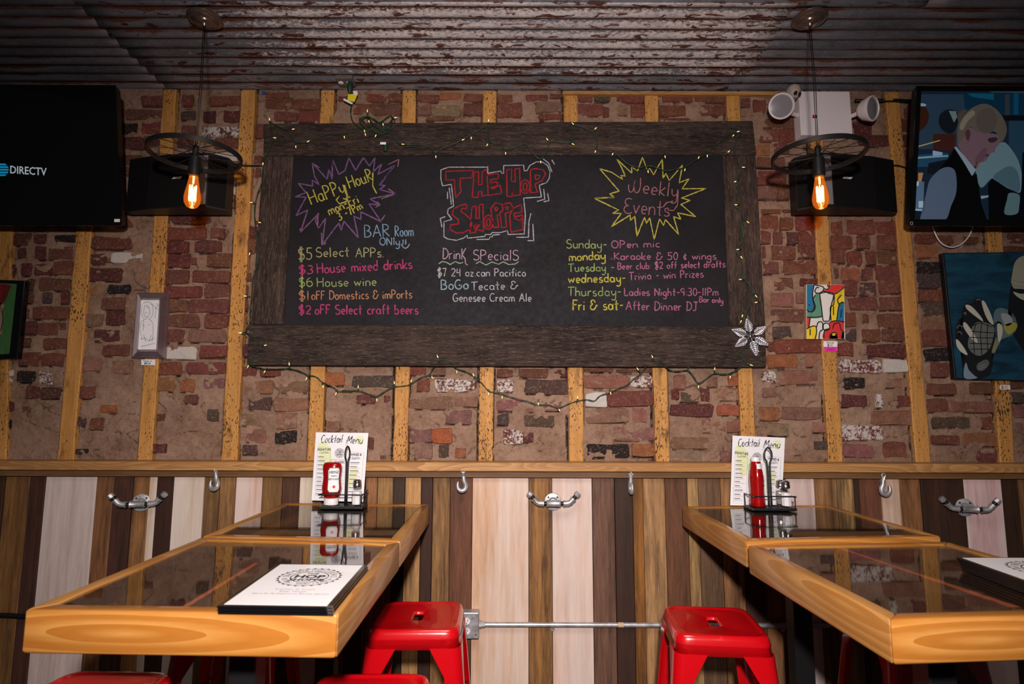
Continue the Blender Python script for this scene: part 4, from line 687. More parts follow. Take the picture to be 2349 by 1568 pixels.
bm = NB(); bmesh.ops.create_icosphere(bm, subdivisions=3, radius=1)
for v in bm.verts:
    x, y, z = v.co; jaw = max(0, -y); v.co = Mx @ Vector((x * (.034 - .012 * jaw), y * .040 - .002, z * .034))
obj('cranium', bm, M['bone'], sk, smooth=1)
for s in (-1, 1):
    bm = NB(); lathe(bm, [(.009, -.004), (.009, .003), (.001, .004)], 14, Mx @ Matrix.Translation((s * .012, -.008, .031)), sx=.9, sy=1.15); obj('eye_socket', bm, M['ink'], sk, smooth=40)
bm = NB(); tube(bm, [Mx @ Vector((x, -.03 + .004 * math.cos(x * 200), .024)) for x in rng(-.014, .014, 9)], .0015, 5)
for x in rng(-.01, .01, 5): tube(bm, [Mx @ Vector((x, -.034, .0225)), Mx @ Vector((x, -.026, .026))], .0008, 4)
obj('mouth', bm, M['ink'], sk)
# ceiling receptacle, plug, warning tag
Pq = [(765, 181), (812, 179), (821, 197), (774, 198)]
oc_ = thing('ceiling_outlet', 'grey ceiling outlet plate above the chalkboard with a plug in it', 'outlet', atz(793, 190, CEIL - .004))
q = [atz(x, y, CEIL - .006) for x, y in Pq]; xs = [p.x for p in q]; ys = [p.y for p in q]
bm = NB(); box(bm, min(xs) + .01, max(xs) - .01, min(ys), max(ys), CEIL - .008, CEIL + .012, .002); obj('cover_plate', bm, flat('plate_grey', (.14, .11, .10), .5), oc_)
for px_ in (782, 801): c = atz(px_, 190, CEIL - .0095); bm = NB(); lathe(bm, [(.013, .003), (.013, -.003), (.011, -.004)], 16, Matrix.Translation(c), sy=.85); obj('socket_face', bm, M['cap'], oc_, smooth=40)
c = atz(803, 194, CEIL - .02); pl = thing('plug', 'dark green plug with hanging white and yellow warning tags in the ceiling outlet', 'plug', c)
bm = NB(); lathe(bm, [(.012, .012), (.015, 0), (.012, -.03), (.006, -.045)], 10, Matrix.Translation(c)); obj('plug_body', bm, M['green'], pl, smooth=40)
YT = c.y + .02
bm = NB(); hexa(bm, [aty(x, y, YT) for x, y in ((799, 214), (820, 217), (813, 234), (797, 230))], [aty(x, y, YT + .002) for x, y in ((799, 214), (820, 217), (813, 234), (797, 230))]); obj('warning_tag', bm, flat('yellow_tag', (.75, .62, .02), .5), pl)
for q in (((809, 209), (819, 208), (821, 217), (812, 218)), ((788, 225), (796, 229), (810, 236), (806, 239), (788, 230))):
    bm = NB(); f = bm.faces.new([bm.verts.new(aty(x, y, YT - .002)) for x, y in q]); r_ = bmesh.ops.extrude_face_region(bm, geom=[f]); bmesh.ops.translate(bm, verts=[v for v in r_['geom'] if isinstance(v, bmesh.types.BMVert)], vec=(0, .0015, 0)); obj('paper_tag', bm, M['paper'], pl)
bm = NB(); hexa(bm, [aty(x, y, WY - .02) for x, y in ((601, 216), (610, 216), (610, 210), (601, 209))], [aty(x, y, WY - .005) for x, y in ((601, 216), (610, 216), (610, 210), (601, 209))], .001); tag(obj('blue_clip', bm, flat('blue_plastic', (.01, .09, .3), .4)), 'tiny blue clip stuck where brick meets ceiling, left of the chalkboard', 'clip')
bm = NB(); tube(bm, [aty(x, y, WY - .03) for x, y in ((1962, 231), (2045, 230), (2110, 233))], .009, 8); cn = obj('conduit', bm, M['dark'], smooth=1); tag(cn, 'dark conduit under the ceiling between emergency light and right television', 'pipe')
bm = NB(); tube(bm, [aty(x, y, WY - .042) for x, y in ((2030, 228), (2048, 228))], .005, 6); obj('tape_wrap', bm, flat('yellow_tape', (.4, .26, .02), .5), cn)

# ================================================================== PICTURES
def boxquad(name, q, Y, dep, mat, parent, bev=.001):
    bm = NB(); f = [aty(x, y, Y) for x, y in q]; hexa(bm, f, [p + Vector((0, dep, 0)) for p in f], bev); return obj(name, bm, mat, parent)
def drawf(ox, oy, sc, Y):
    return lambda u, v: aty(ox + u / sc, oy + v / sc, Y)
CLAMP = [None]
def clampp(p):
    c = CLAMP[0]; return p if not c else Vector((min(max(p.x, c[0]), c[1]), min(max(p.y, c[2]), c[3]), 0))
def fill(name, f, s, mat, parent, col, sm=True, k=4):
    pts = [Vector((a, b, 0)) for a, b in pairs(s)]
    if sm: pts = [clampp(p) for p in spline(pts, k, True)]
    bm = NB(); poly(bm, [f(p.x, p.y) for p in pts]); bmesh.ops.triangulate(bm, faces=bm.faces); return obj(name, bm, mat, parent, color=col)
def lines(name, f, ss, w, mat, parent, sm=True):
    bm = NB()
    for s in ss:
        pts = [Vector((a, b, 0)) for a, b in pairs(s)]
        if sm and len(pts) > 2: pts = [clampp(p) for p in spline(pts, 5)]
        ribbon(bm, [f(p.x, p.y) for p in pts], w, CN, .1)
    return obj(name, bm, mat, parent)
# abstract colourful canvas
cv = thing('abstract_canvas', 'small bright canvas with a white exclamation mark among coloured squiggles', 'painting', aty(1894, 778, WY - .04))
CY = WY - .042
boxquad('canvas', [(1850, 777), (1939, 777.5), (1936.5, 652), (1849, 652)], CY, .022, flat('canvas_side', (.35, .2, .1), .8), cv)
f = drawf(1740, 480, 2.7025, CY - .0006); f1 = drawf(1740, 480, 2.7025, CY - .0009); f2 = drawf(1740, 480, 2.7025, CY - .0012); f3 = drawf(1740, 480, 2.7025, CY - .0015)
CLAMP[0] = (299, 531, 467, 802); cR, cY_, cB, cG, cW = (.62, .03, .03), (.75, .55, .02), (.01, .16, .33), (.10, .27, .18), (.66, .64, .60)
fill('paint', f, '295 466 531 466 537 803 298 803', M['oc'], cv, cW, False)
fill('paint', f1, '297 466 345 466 335 530 345 620 320 635 298 620', M['oc'], cv, cB); fill('paint', f1, '298 635 345 620 350 530 372 520 385 600 398 665 300 672', M['oc'], cv, cG)
fill('paint', f1, '400 505 470 525 531 480 531 466 450 466 430 495 400 500', M['oc'], cv, cR); fill('paint', f1, '470 530 531 485 534 575 500 590 490 680 450 690 445 610 465 590', M['oc'], cv, cY_)
fill('paint', f1, '500 590 535 578 536 695 490 685', M['oc'], cv, cB); fill('paint', f1, '440 700 536 695 537 803 405 803 410 750 440 740', M['oc'], cv, cR); fill('paint', f1, '298 735 355 725 360 803 298 803', M['oc'], cv, cY_); fill('paint', f1, '298 672 320 672 312 735 298 740', M['oc'], cv, cR); fill('paint', f1, '440 803 445 770 480 765 490 803', M['oc'], cv, cY_); fill('paint', f1, '515 803 520 765 537 760 537 803', M['oc'], cv, cG)
fill('exclamation_mark', f2, '378 522 420 513 465 526 450 600 440 685 420 692 400 685 390 600', M['oc'], cv, (.70, .68, .64)); fill('exclamation_mark', f2, ' '.join('%.1f %.1f' % p for p in A(420, 727, 22, 23, 0, 345, 12)), M['oc'], cv, (.72, .70, .66))
lines('painted_outline', f3, ['378 522 420 513 465 526 450 600 440 685 420 692 400 685 390 600 378 522', ' '.join('%.1f %.1f' % p for p in A(420, 727, 22, 23)), '345 466 335 530 345 620 320 635 298 620', '298 668 360 668 398 662', '352 530 340 560 352 600 345 625', '345 466 360 470 400 480 400 505 370 520 350 510 360 485 375 485', '400 505 470 525 531 482', '440 466 430 495 405 490', '470 530 465 590 445 610 450 690', '531 578 500 590 485 690', '515 530 490 560 500 590', '440 700 480 690 536 700', '298 740 330 725 355 725 360 760 350 803', '320 740 320 780', '320 672 312 735', '360 730 370 700 395 700 400 740 380 760 375 803', '405 803 410 750 440 740', '440 803 450 770 480 765 490 803', '460 740 470 710 500 705 510 740 525 760', '515 803 520 765 537 760', '465 600 465 655', '515 620 510 670', '310 590 320 595', '430 466 430 480'], .0055, M['ink'], cv)
CLAMP[0] = None
def pricetag(label, q, Y, txt, col=None, f_=None):
    t = thing('price_tag', label, 'price tag', aty(*q[0], Y)); boxquad('card', q, Y, .0008, M['paper'] if col is None else flat('tag_colour', col, .5), t, 0)
    bm = NB(); P = lambda u, v: aty(u, v, Y - .0006)
    for s, p0, p1, h in txt: hand(bm, s, P, p0, p1, h, .0016, CN)
    obj('handwriting', bm, M['ink'] if f_ is None else f_, t)
pricetag('white price tag under the abstract canvas, above the pink sticker', [(1889, 795), (1921, 795), (1921, 782), (1889, 782)], WY - .025, [('Sanel', (1897, 787), (1913, 787), 3), ('$50', (1898, 794), (1910, 794), 5)], None)
pricetag('hot pink sold sticker below the white tag of the abstract canvas', [(1892, 805), (1922, 805), (1921, 795), (1891, 795)], WY - .025, [('SOLD', (1897, 803), (1914, 803), 5)], (.85, .03, .42))
pricetag('white price tag on the stud below the small silver-framed drawing', [(324, 837), (356, 837), (356, 824), (324, 824)], WY - .025, [('Taner m.', (328, 829), (349, 829), 3), ('$80.00', (331, 835), (345, 835), 4)], None)
pricetag('white price tag on the stud below the teal painting', [(2294, 893), (2318, 893), (2317, 883), (2293, 883)], WY - .025, [('$275', (2297, 891), (2312, 891), 6)], None)
# teal painting
tp = thing('teal_painting', 'large dark teal painting of a raised clawed hand and pale bald figure', 'painting', aty(2290, 870, WY - .04)); TY = WY - .045
tr, br = aty(2500, 575, TY), aty(2520, 878, TY)
k = N('teal_canvas'); v = k.vec('Position', (1, 1, 3)); n1 = k.noise(v, 5, 4, .6, 1); k.set(Base_Color=k.mix(k.ramp(n1, .35, .65), (.003, .022, .045), (.008, .065, .115)), Roughness=.5)
bm = NB(); fr = [aty(2191, 869, TY), br, tr, aty(2162, 580, TY)]; hexa(bm, fr, [p + Vector((0, .028, 0)) for p in fr], .001); obj('canvas', bm, M['black'], tp)
bm = NB(); poly(bm, [p + Vector((0, -.0004, 0)) for p in (aty(2194, 866, TY), br, tr, aty(2166, 582, TY))]); obj('painted_ground', bm, k.m, tp)
g_ = [drawf(2080, 530, 2.959, TY - .0006 - i * .0003) for i in range(6)]
ivory, blk = (.50, .50, .42), (.006, .007, .010)
fill('painted_shape', g_[0], '690 500 720 300 760 220 900 180 900 900 760 760 700 640', M['oc'], tp, blk); fill('painted_shape', g_[0], '590 560 640 520 720 560 750 640 720 700 640 740 600 820 575 820 600 720', M['oc'], tp, (.10, .16, .18)); fill('painted_shape', g_[1], '660 640 740 620 745 660 690 700', M['oc'], tp, (.35, .33, .05)); fill('painted_shape', g_[1], '640 560 700 570 720 620 670 640', M['oc'], tp, (.30, .34, .36)); fill('painted_shape', g_[1], '600 740 625 750 600 820 580 815', M['oc'], tp, (.20, .22, .10))
fill('painted_shape', g_[1], '715 300 735 210 790 168 900 165 900 430 790 420 730 390 710 350', M['oc'], tp, (.32, .32, .24)); fill('painted_shape', g_[2], '725 410 790 430 900 440 900 480 800 470 745 440', M['oc'], tp, (.42, .44, .34)); fill('painted_shape', g_[2], '730 390 900 405 900 435 740 410', M['oc'], tp, blk)
fill('painted_shape', g_[0], '330 700 350 600 385 590 380 530 400 490 440 490 470 455 510 465 560 520 590 620 620 610 645 640 600 760 570 850 580 920 540 990 385 995 395 890 410 850 350 780', M['oc'], tp, blk)
fill('painted_shape', g_[1], '450 640 510 615 590 650 585 730 560 800 500 845 440 820 415 760', M['oc'], tp, (.13, .15, .14)); fill('painted_shape', g_[1], '400 890 430 960 480 995 390 995', M['oc'], tp, (.18, .26, .34)); fill('painted_shape', g_[1], '480 900 540 870 560 900 520 945 480 940', M['oc'], tp, (.10, .11, .10))
for s in ('400 500 440 510 500 575 518 612 470 580 410 530', '508 478 530 480 570 560 590 632 560 615 530 560', '385 620 410 630 470 720 480 758 440 730 390 660', '615 630 645 640 650 690 630 752 618 720', '335 735 355 745 395 800 412 840 370 820 340 780'): fill('painted_claw', g_[2], s, M['oc'], tp, ivory)
lines('painted_netting', g_[3], ['450 640 500 620 580 650', '440 680 590 690', '430 720 590 725', '425 760 580 765', '430 800 560 800', '470 625 450 700 460 830', '510 615 500 700 510 840', '550 630 545 700 550 810'], .004, M['ink'], tp, False)
lines('painted_strokes', g_[3], ['720 330 760 345 796 345', '715 360 750 375 796 378', '470 470 490 460 500 470', '345 690 360 680 375 700', '340 660 355 640 380 650', '385 560 400 550 400 570', '490 920 540 900', '490 935 545 915'], .003, flat('grey_paint', (.2, .22, .24)), tp)
# green painting at the left edge
gp = thing('green_painting', 'green painting with a red shape in a black frame at the left edge', 'painting', aty(20, 822, WY - .04)); GY = WY - .05
q0 = [aty(-190, 836, GY), aty(39, 822, GY), aty(57, 643, GY), aty(-175, 636, GY)]
bm = NB(); hexa(bm, q0, [p + Vector((0, .03, 0)) for p in q0], .003); obj('frame', bm, M['blackg'], gp)
g = drawf(0, 500, 2.8, GY - .0006); g2 = drawf(0, 500, 2.8, GY - .001); g3 = drawf(0, 500, 2.8, GY - .0014)
k = N('green_paint'); n1 = k.noise(k.vec('Position', (4, 1, 1)), 20, 4); k.set(Base_Color=k.mix(n1, (.02, .07, .02), (.06, .19, .05)), Roughness=.6)
bm = NB(); poly(bm, [g(*p) for p in ((-400, 905), (60, 870), (108, 422), (-380, 400))]); obj('painted_ground', bm, k.m, gp)
fill('painted_shape', g2, '-300 425 45 425 52 470 35 520 10 545 -20 560 -300 560', M['oc'], gp, (.16, .008, .008)); fill('painted_shape', g2, '-300 545 5 545 10 600 14 640 8 700 -10 750 -300 760', M['oc'], gp, (.30, .17, .12)); lines('painted_outline', g3, ['52 430 50 480 30 530 5 550 10 600 18 640 8 705 -10 750', '20 425 25 480 5 530', '35 430 38 480 15 530'], .003, M['ink'], gp)
# small silver-framed ink drawing
dp = thing('framed_drawing', 'small tall black-and-white ink picture in a stepped silver frame on the stud', 'picture', aty(340, 822, WY - .02))
ou = [aty(x, y, WY - .028) for x, y in ((302, 821), (377, 822), (386, 671), (315, 671))]; inn = [aty(x, y, WY - .075) for x, y in ((314, 806), (361, 806), (368, 684), (322, 684))]; inb = [aty(x, y, WY - .060) for x, y in ((317, 801), (358, 801), (365, 688), (324, 688))]
k = N('silver_moulding'); k.set(Base_Color=(.34, .27, .29), Metallic=.75, Roughness=.35); M['mould'] = k.m
for i in range(4):
    j = (i + 1) % 4; bm = NB(); prev = None
    for t in rng(0, 1, 9):
        off = Vector((0, -.004 * math.cos(t * 4 * 2 * PI), 0)) if 0 < t < 1 else Vector(); cur = [bm.verts.new(ou[i].lerp(inn[i], t) + off), bm.verts.new(ou[j].lerp(inn[j], t) + off)]
        if prev: bm.faces.new([prev[0], prev[1], cur[1], cur[0]])
        prev = cur
    cur = [bm.verts.new(inb[i]), bm.verts.new(inb[j])]; bm.faces.new([prev[0], prev[1], cur[1], cur[0]])
    b4 = [bm.verts.new(ou[i] + Vector((0, .018, 0))), bm.verts.new(ou[j] + Vector((0, .018, 0)))]; bm.verts.ensure_lookup_table(); bm.faces.new([bm.verts[0], bm.verts[1], b4[1], b4[0]]); obj('frame_moulding', bm, M['mould'], dp)
bm = NB(); hexa(bm, inb, [p + Vector((0, .004, 0)) for p in inb]); obj('drawing_sheet', bm, M['paper'], dp)
g = drawf(0, 400, 3.915, WY - .0605 - .001)
lines('ink_lines', g, ['1300 1180 1290 1230 1300 1270 1330 1275 1345 1240 1340 1200 1320 1175 1300 1180', '1320 1190 1335 1195', '1300 1245 1320 1240', '1285 1160 1310 1145 1350 1150 1375 1200 1370 1260 1350 1290', '1275 1170 1270 1240 1285 1290', '1360 1160 1400 1200 1390 1290', '1320 1290 1270 1320 1260 1400 1275 1480', '1330 1290 1370 1330 1375 1420 1365 1500', '1290 1310 1285 1400', '1260 1480 1300 1470 1340 1490 1390 1465', '1265 1545 1390 1515', '1290 1440 1310 1500', '1360 1440 1340 1500', '1400 1160 1420 1170 1400 1200 1420 1210', '1280 1350 1300 1360', '1330 1350 1345 1345'], .0013, M['ink'], dp)

# ================================================================== STRING LIGHTS
def wy(px, py): return BY - .012 if (283 < py < 838 and 570 + max(0, (745 - py)) * .07 < px < 1757) and not False else WY - .045
def wp(px, py): return aty(px, py, wy(px, py))
sl_ = thing('string_lights', 'dark green string of small lit warm bulbs draped around the chalkboard', 'string lights', aty(860, 290, BY - .01))
WIRES = ['803 205 806 238 804 256 808 275 820 290 840 297 860 296', '836 297 791 306 745 309 705 325 677 325 661 301 640 292 619 279', '619 279 623 300 622 330 615 350 605 363 603 385 600 420 590 446 584 480 586 520 592 570 588 610 580 635 577 680 573 720 573 740 563 762', '549 763 564 762 580 775 599 794 590 806 581 815 574 835 590 842 609 846 640 846 663 845 690 852 706 860 725 864 739 876 757 884 768 890 772 896 790 897 821 896 845 903 863 909 885 896 905 887 925 885 941 881 965 866 984 859 993 845 1010 827 1025 825 1036 832 1048 845 1070 852 1089 863 1105 878 1121 896 1133 899 1143 901 1165 908 1189 915 1212 921 1234 928 1258 928 1282 935 1303 926 1325 919 1345 916 1363 919 1377 907 1400 900 1420 890 1437 883 1455 868 1471 855 1485 838 1500 826 1517 832 1535 848 1556 851 1577 849 1590 862 1603 879 1620 868 1639 856 1660 858 1677 855 1695 845 1712 833 1700 820 1690 813',
 '1690 813 1705 800 1720 790 1713 765 1705 745', '1705 745 1712 715 1722 690 1725 665 1712 645 1702 640 1705 610 1697 590 1690 573 1704 555 1703 535 1700 512 1706 500 1697 480 1684 470 1696 440 1688 419 1700 395 1690 360 1685 340 1690 320 1700 305 1680 305 1668 312 1645 332 1622 352 1603 362 1571 384 1550 388 1530 392 1510 386 1490 380 1465 384 1440 376 1420 358 1410 350 1390 345 1370 340 1370 325 1358 303 1340 293 1318 286 1307 280', '1320 287 1316 305 1308 327 1285 326 1262 325 1255 345 1240 365 1220 350 1203 330 1180 338 1159 342 1148 330 1126 326 1120 305 1118 289 1100 298 1080 309 1050 326 1019 338 998 350 985 338 963 332 945 331 927 332 915 327 904 317 897 300 880 295']
for s in ('860 296 880 275 897 265 905 280 890 300 870 308 850 296 835 280 826 270 828 285 850 300', '870 300 890 285 900 275 895 290 875 295 855 285 845 270 830 268', '850 290 870 280 885 290 872 303 855 300', '826 278 840 266 860 275 880 290 900 296'): WIRES.append(s)
pt = {}
for s in WIRES:
    pts = [wp(a, b) + Vector((0, R.uniform(-.002, .002), 0)) for a, b in pairs(s)]; sp = spline(pts, 4); o1 = []; o2 = []
    for i, p in enumerate(sp):
        a = i * .9; d = Vector((math.cos(a), 0, math.sin(a))) * .0016; o1.append(p + d); o2.append(p - d)
    bm = NB(); tube(bm, o1, .0018, 4); tube(bm, o2, .0018, 4); obj('wire', bm, M['green'], sl_, smooth=1)
BU = '619 277 618 268,634 317 624 316,671 297 677 296,679 335 680 345,705 326 708 324,790 313 792 322,843 258 843 253,846 277 847 280,836 299 837 303,838 307 840 315,863 310 860 317,879 284 879 289,905 271 907 270,922 331 925 331,1060 322 1061 321,1081 315 1081 322,1121 280 1121 274,1119 331 1115 337,1160 350 1160 356,1000 358 1000 367,604 374 604 384,580 465 573 464,594 510 605 513,574 580 571 590,566 679 554 679,556 762 547 764,607 792 613 791,554 764 547 763,571 838 567 846,609 850 605 857,664 837 664 828,705 866 701 873,741 884 744 896,772 900 770 907,822 890 822 882,865 914 865 925,905 880 904 870,943 876 944 871,990 864 996 870,1005 820 1001 810,1048 850 1048 855,1087 862 1085 856,1121 900 1121 906,1152 908 1152 914,1235 923 1235 927,1282 938 1284 942,1325 914 1325 909,1400 899 1401 903,1464 848 1459 841,1497 820 1492 810,1579 841 1580 833,1602 884 1600 893,1639 848 1639 838,1675 862 1673 871,1720 836 1728 839,1736 693 1726 695,1732 677 1738 685,1700 641 1692 641,1699 588 1704 597,1694 572 1687 573,1713 508 1720 514,1690 470 1680 470,1688 416 1680 420,1702 384 1711 384,1683 310 1671 322,1690 303 1701 300,1669 350 1671 348,1622 356 1622 362,1603 360 1602 363,1571 388 1569 396,1486 392 1487 400,1525 358 1526 366,1366 346 1364 354,1406 352 1403 358,1316 286 1308 279,1364 297 1372 290,1312 330 1320 334,1257 322 1253 317,1240 370 1241 378,1703 722 1695 745,1700 735 1695 746,1735 802 1742 808'
n_ = 0
bmesh_b = NB(); lathe(bmesh_b, [(.0018, -.004), (.0022, .0), (.0020, .007), (.0010, .012), (.0002, .0145)], 6); me_b = bpy.data.meshes.new('mini_bulb'); bmesh_b.to_mesh(me_b); bmesh_b.free(); me_b.materials.append(M['bulbtip'])
bmesh_b = NB(); lathe(bmesh_b, [(.0034, -.016), (.0038, -.002), (.0030, .0)], 6); me_s = bpy.data.meshes.new('bulb_holder'); bmesh_b.to_mesh(me_s); bmesh_b.free(); me_s.materials.append(M['green'])
for it in BU.split(','):
    x0_, y0_, x1_, y1_ = [float(v) for v in it.split()]; a = wp(x0_, y0_); a.y -= .003; b = aty(x1_, y1_, a.y); d = (b - a); d = d.normalized() if d.length > 1e-5 else Vector((0, 0, -1))
    Mx = frame_to(a - sl_.location, d + Vector((0, -.25, 0)), (0, 1, .01))
    for mm, nm in ((me_b, 'mini_bulb'), (me_s, 'bulb_holder')): o = bpy.data.objects.new(nm, mm); COL.objects.link(o); o.parent = sl_; o.matrix_local = Mx
for c_ in (((1703, 520), (1704, 545)), ((786, 896), (808, 897))): bm = NB(); tube(bm, [wp(*c_[0]) + Vector((0, -.004, 0)), wp(*c_[1]) + Vector((0, -.004, 0))], .004, 6); obj('wire_connector', bm, M['green'], sl_)
a = wp(880, 331); bm = NB(); lathe(bm, [(.009, .014), (.011, 0), (.009, -.022)], 8, Matrix.Translation(wp(884, 337))); obj('end_plug', bm, M['green'], sl_, smooth=40); bm = NB(); box(bm, a.x - .014, a.x + .014, a.y - .012, a.y - .011, a.z - .006, a.z + .006); obj('paper_tag', bm, M['paper'], sl_)
# snowflake ornament
sn = thing('snowflake_ornament', 'glittery silver snowflake ornament hanging on the lower right frame corner', 'ornament', aty(1722, 771, BY - .02)); cs = aty(1722, 771, BY - .022)
Ma = frame_to(cs, CN); bm = NB(); lathe(bm, [(.009, 0), (.008, .005), (.004, .007)], 12, Ma); obj('centre_gem', bm, M['steel'], sn, smooth=1)
def leaf(bm, p, a, l, w, z=.0):
    c, s = math.cos(a), math.sin(a); q = [(0, 0), (.35, .5), (.7, .4), (1, 0), (.7, -.4), (.35, -.5)]; v = [bm.verts.new(Ma @ Vector((p[0] + c * x * l - s * y * w, p[1] + s * x * l + c * y * w, z + (.003 if 0 < x < 1 else .001)))) for x, y in q]; vb = bm.verts.new(Ma @ Vector((p[0] + c * .5 * l, p[1] + s * .5 * l, z + .0045)))
    for i in range(6): bm.faces.new([v[i], v[(i + 1) % 6], vb])
    bm.faces.new(v[::-1])
for kk, (ang, ln) in enumerate(((100, .082), (32, .082), (-27, .086), (-76, .092), (-147, .085), (160, .088))):
    a = math.radians(ang); bm = NB(); c, s = math.cos(a), math.sin(a); tube(bm, [Ma @ Vector((c * .006, s * .006, .002)), Ma @ Vector((c * ln * .95, s * ln * .95, .002))], .0014, 5)
    for t in rng(.26, .92, 7):
        l = .029 * (1 - abs(t - .38) * 1.25); p = (c * ln * t, s * ln * t)
        for sg in (1, -1):
            leaf(bm, p, a + sg * .85, l, .0062, R.uniform(0, .003)); q = (p[0] + math.cos(a + sg * .85) * l * .7, p[1] + math.sin(a + sg * .85) * l * .7); leaf(bm, q, a + sg * .15, l * .5, .0045, .002)
    leaf(bm, (c * ln * .92, s * ln * .92), a, .014, .006); obj('arm', bm, M['silver'], sn)
bm = NB(); tube(bm, [aty(1718, 726 + 4 * math.sin(t), BY - .022) + Vector((.006 * math.cos(t), 0, 0)) for t in rng(0, 2 * PI, 12)], .0012, 5); tube(bm, [aty(1718, 722, BY - .022), aty(1715, 695, BY - .018)], .0009, 4); obj('hanging_hook', bm, M['steel'], sn)

# ================================================================== HOOKS AND PIPE COAT RACKS
def make_rack(loc, label):
    t = thing('pipe_coat_hook', label, 'coat hook', loc, group='pipe coat hooks under the ledge')
    My = Matrix.Rotation(PI / 2, 4, 'X')
    bm = NB(); lathe(bm, [(.039, 0), (.040, .003), (.038, .007), (.022, .009), (.017, .016), (.016, .03)], 28, My); fl_ = obj('flange', bm, M['zinc'], t, smooth=40, local=True)
    for i in range(4): a = PI / 4 + i * PI / 2; bm = NB(); lathe(bm, [(.0045, .0065), (.0045, .0095)], 10, My @ Matrix.Translation((math.cos(a) * .029, math.sin(a) * .029, 0))); obj('screw_hole', bm, M['ink'], fl_, local=True)
    bm = NB(); tube(bm, [(0, -.02, 0), (0, -.055, 0)], .014, 14); tube(bm, [(-.031, -.055, 0), (-.029, -.055, 0), (-.024, -.055, 0), (.024, -.055, 0), (.029, -.055, 0), (.031, -.055, 0)], [.015, .0165, .014, .014, .0165, .015], 14); obj('tee_fitting', bm, M['zinc'], t, smooth=50, local=True)
    for s in (-1, 1):
        P = lambda x, z: (s * x, -.055, z)
        bm = NB(); tube(bm, [P(.030, 0), P(.048, 0)], .0095, 12); obj('black_nipple', bm, M['dark'], t, smooth=50, local=True)
        bm = NB(); tube(bm, [P(.044, 0), P(.049, 0), P(.050, 0), P(.066, .001), P(.076, .006), P(.086, .017), P(.087, .018), P(.090, .022)], [.0145, .0145, .0125, .0125, .0125, .0125, .0145, .0145], 14); obj('elbow_fitting', bm, M['zinc'], t, smooth=50, local=True)
        bm = NB(); tube(bm, [P(.088, .020), P(.103, .036)], .0095, 12); obj('black_nipple', bm, M['dark'], t, smooth=50, local=True)
        bm = NB(); tube(bm, [P(.100, .033), P(.103, .036), P(.112, .045), P(.114, .047)], [.0135, .0145, .0145, .010], 8); obj('end_cap', bm, M['zinc'], t, smooth=30, local=True)
    return t
r0 = make_rack(aty(1268, 1150, PY - .004), 'galvanised pipe coat hook in the middle, between the two pairs of tables')
for (x, y), lb, rz in (((325, 1152), 'galvanised pipe coat hook at far left, above the left table', .25), ((2212, 1163), 'galvanised pipe coat hook at far right, above the right table', -.25)):
    c_ = copy_tree(r0); c_.location = aty(x, y, PY - .006); c_['label'] = lb; c_.rotation_euler = (0, 0, rz)
def make_hook(loc, label, rz):
    t = thing('grab_hook', label, 'hook', loc, rz, 'steel grab hooks under the ledge')
    bm = NB(); tube(bm, [(0, 0, .03), (0, 0, .012)], .003, 8); tube(bm, [(.008 * math.cos(a), 0, .004 + .008 * math.sin(a)) for a in rng(0, 2 * PI, 14)[:-1]], .003, 8, closed=True); obj('screw_eye', bm, M['zinc'], t, smooth=1, local=True)
    bm = NB(); pts = spline([(.0, 0, -.002), (.003, 0, -.02), (.006, 0, -.038), (.013, 0, -.055), (.010, 0, -.074), (-.006, 0, -.081), (-.020, 0, -.072), (-.0235, 0, -.056), (-.021, 0, -.040)], 4)
    tube(bm, pts, [.0065 + .0045 * min(1, i / 8) if i < 22 else max(.0035, .011 - (i - 22) * .0007) for i in range(len(pts))], 10); obj('hook_body', bm, M['zinc'], t, smooth=1, local=True)
    bm = NB(); tube(bm, [(0, -.010, .0), (0, .010, .0)], .0045, 10); tube(bm, [(-.002, -.007, 0), (.003, -.007, -.016)], .004, 8); tube(bm, [(-.002, .007, 0), (.003, .007, -.016)], .004, 8); obj('clevis_pin', bm, M['zinc'], t, smooth=40, local=True)
    return t
hk = None
for (x, y), rz, lb in (((495, 1079), 1.1, 'steel grab hook under the ledge, left of the left menu card'), ((1062, 1083), .15, 'steel grab hook under the ledge beside the wide pinkish plank, opening left'), ((1447, 1087), 1.6, 'steel grab hook under the ledge seen edge-on, right of the middle pipe hook'), ((2027, 1092), 3.0, 'steel grab hook under the ledge at right, opening right')):
    loc = aty(x, y, PY - .045)
    if hk is None: hk = make_hook(loc, lb, rz)
    else: c_ = copy_tree(hk); c_.location = loc; c_.rotation_euler = (0, 0, rz); c_['label'] = lb

# ================================================================== OUTLET BOX AND CONDUIT
ob = thing('outlet_box', 'galvanised surface outlet box with two white sockets beside the left stool', 'outlet', aty(1080, 1435, PY))
q = [aty(x, y, PY - .055) for x, y in ((1061, 1465), (1098, 1465), (1098, 1405), (1061, 1405))]
x0, x1, z0, z1 = q[0].x, q[1].x, q[0].z, q[2].z; x0 = x1 - .105
bm = NB(); box(bm, x0, x1, PY - .05, PY + .002, z0, z1, .004, 2); obj('box_body', bm, M['zinc'], ob)
bm = NB(); box(bm, x0 + .001, x1 - .001, PY - .054, PY - .05, z0 + .001, z1 - .001, .003, 2); fp = obj('face_plate', bm, M['zinc'], ob)
for zz in (.68, .3):
    c = Vector(((x0 + x1) / 2 - .002, PY - .0545, z0 + (z1 - z0) * zz)); bm = NB(); lathe(bm, [(.017, 0), (.017, .003)], 18, frame_to(c, CN), sy=.82); s_ = obj('socket_face', bm, M['cap'], fp)
    bm = NB()
    for dx in (-.006, .006): box(bm, c.x + dx - .0012, c.x + dx + .0012, c.y - .0036, c.y - .003, c.z - .001, c.z + .008)
    box(bm, c.x - .002, c.x + .002, c.y - .0036, c.y - .003, c.z - .010, c.z - .006); obj('socket_slots', bm, M['ink'], fp)
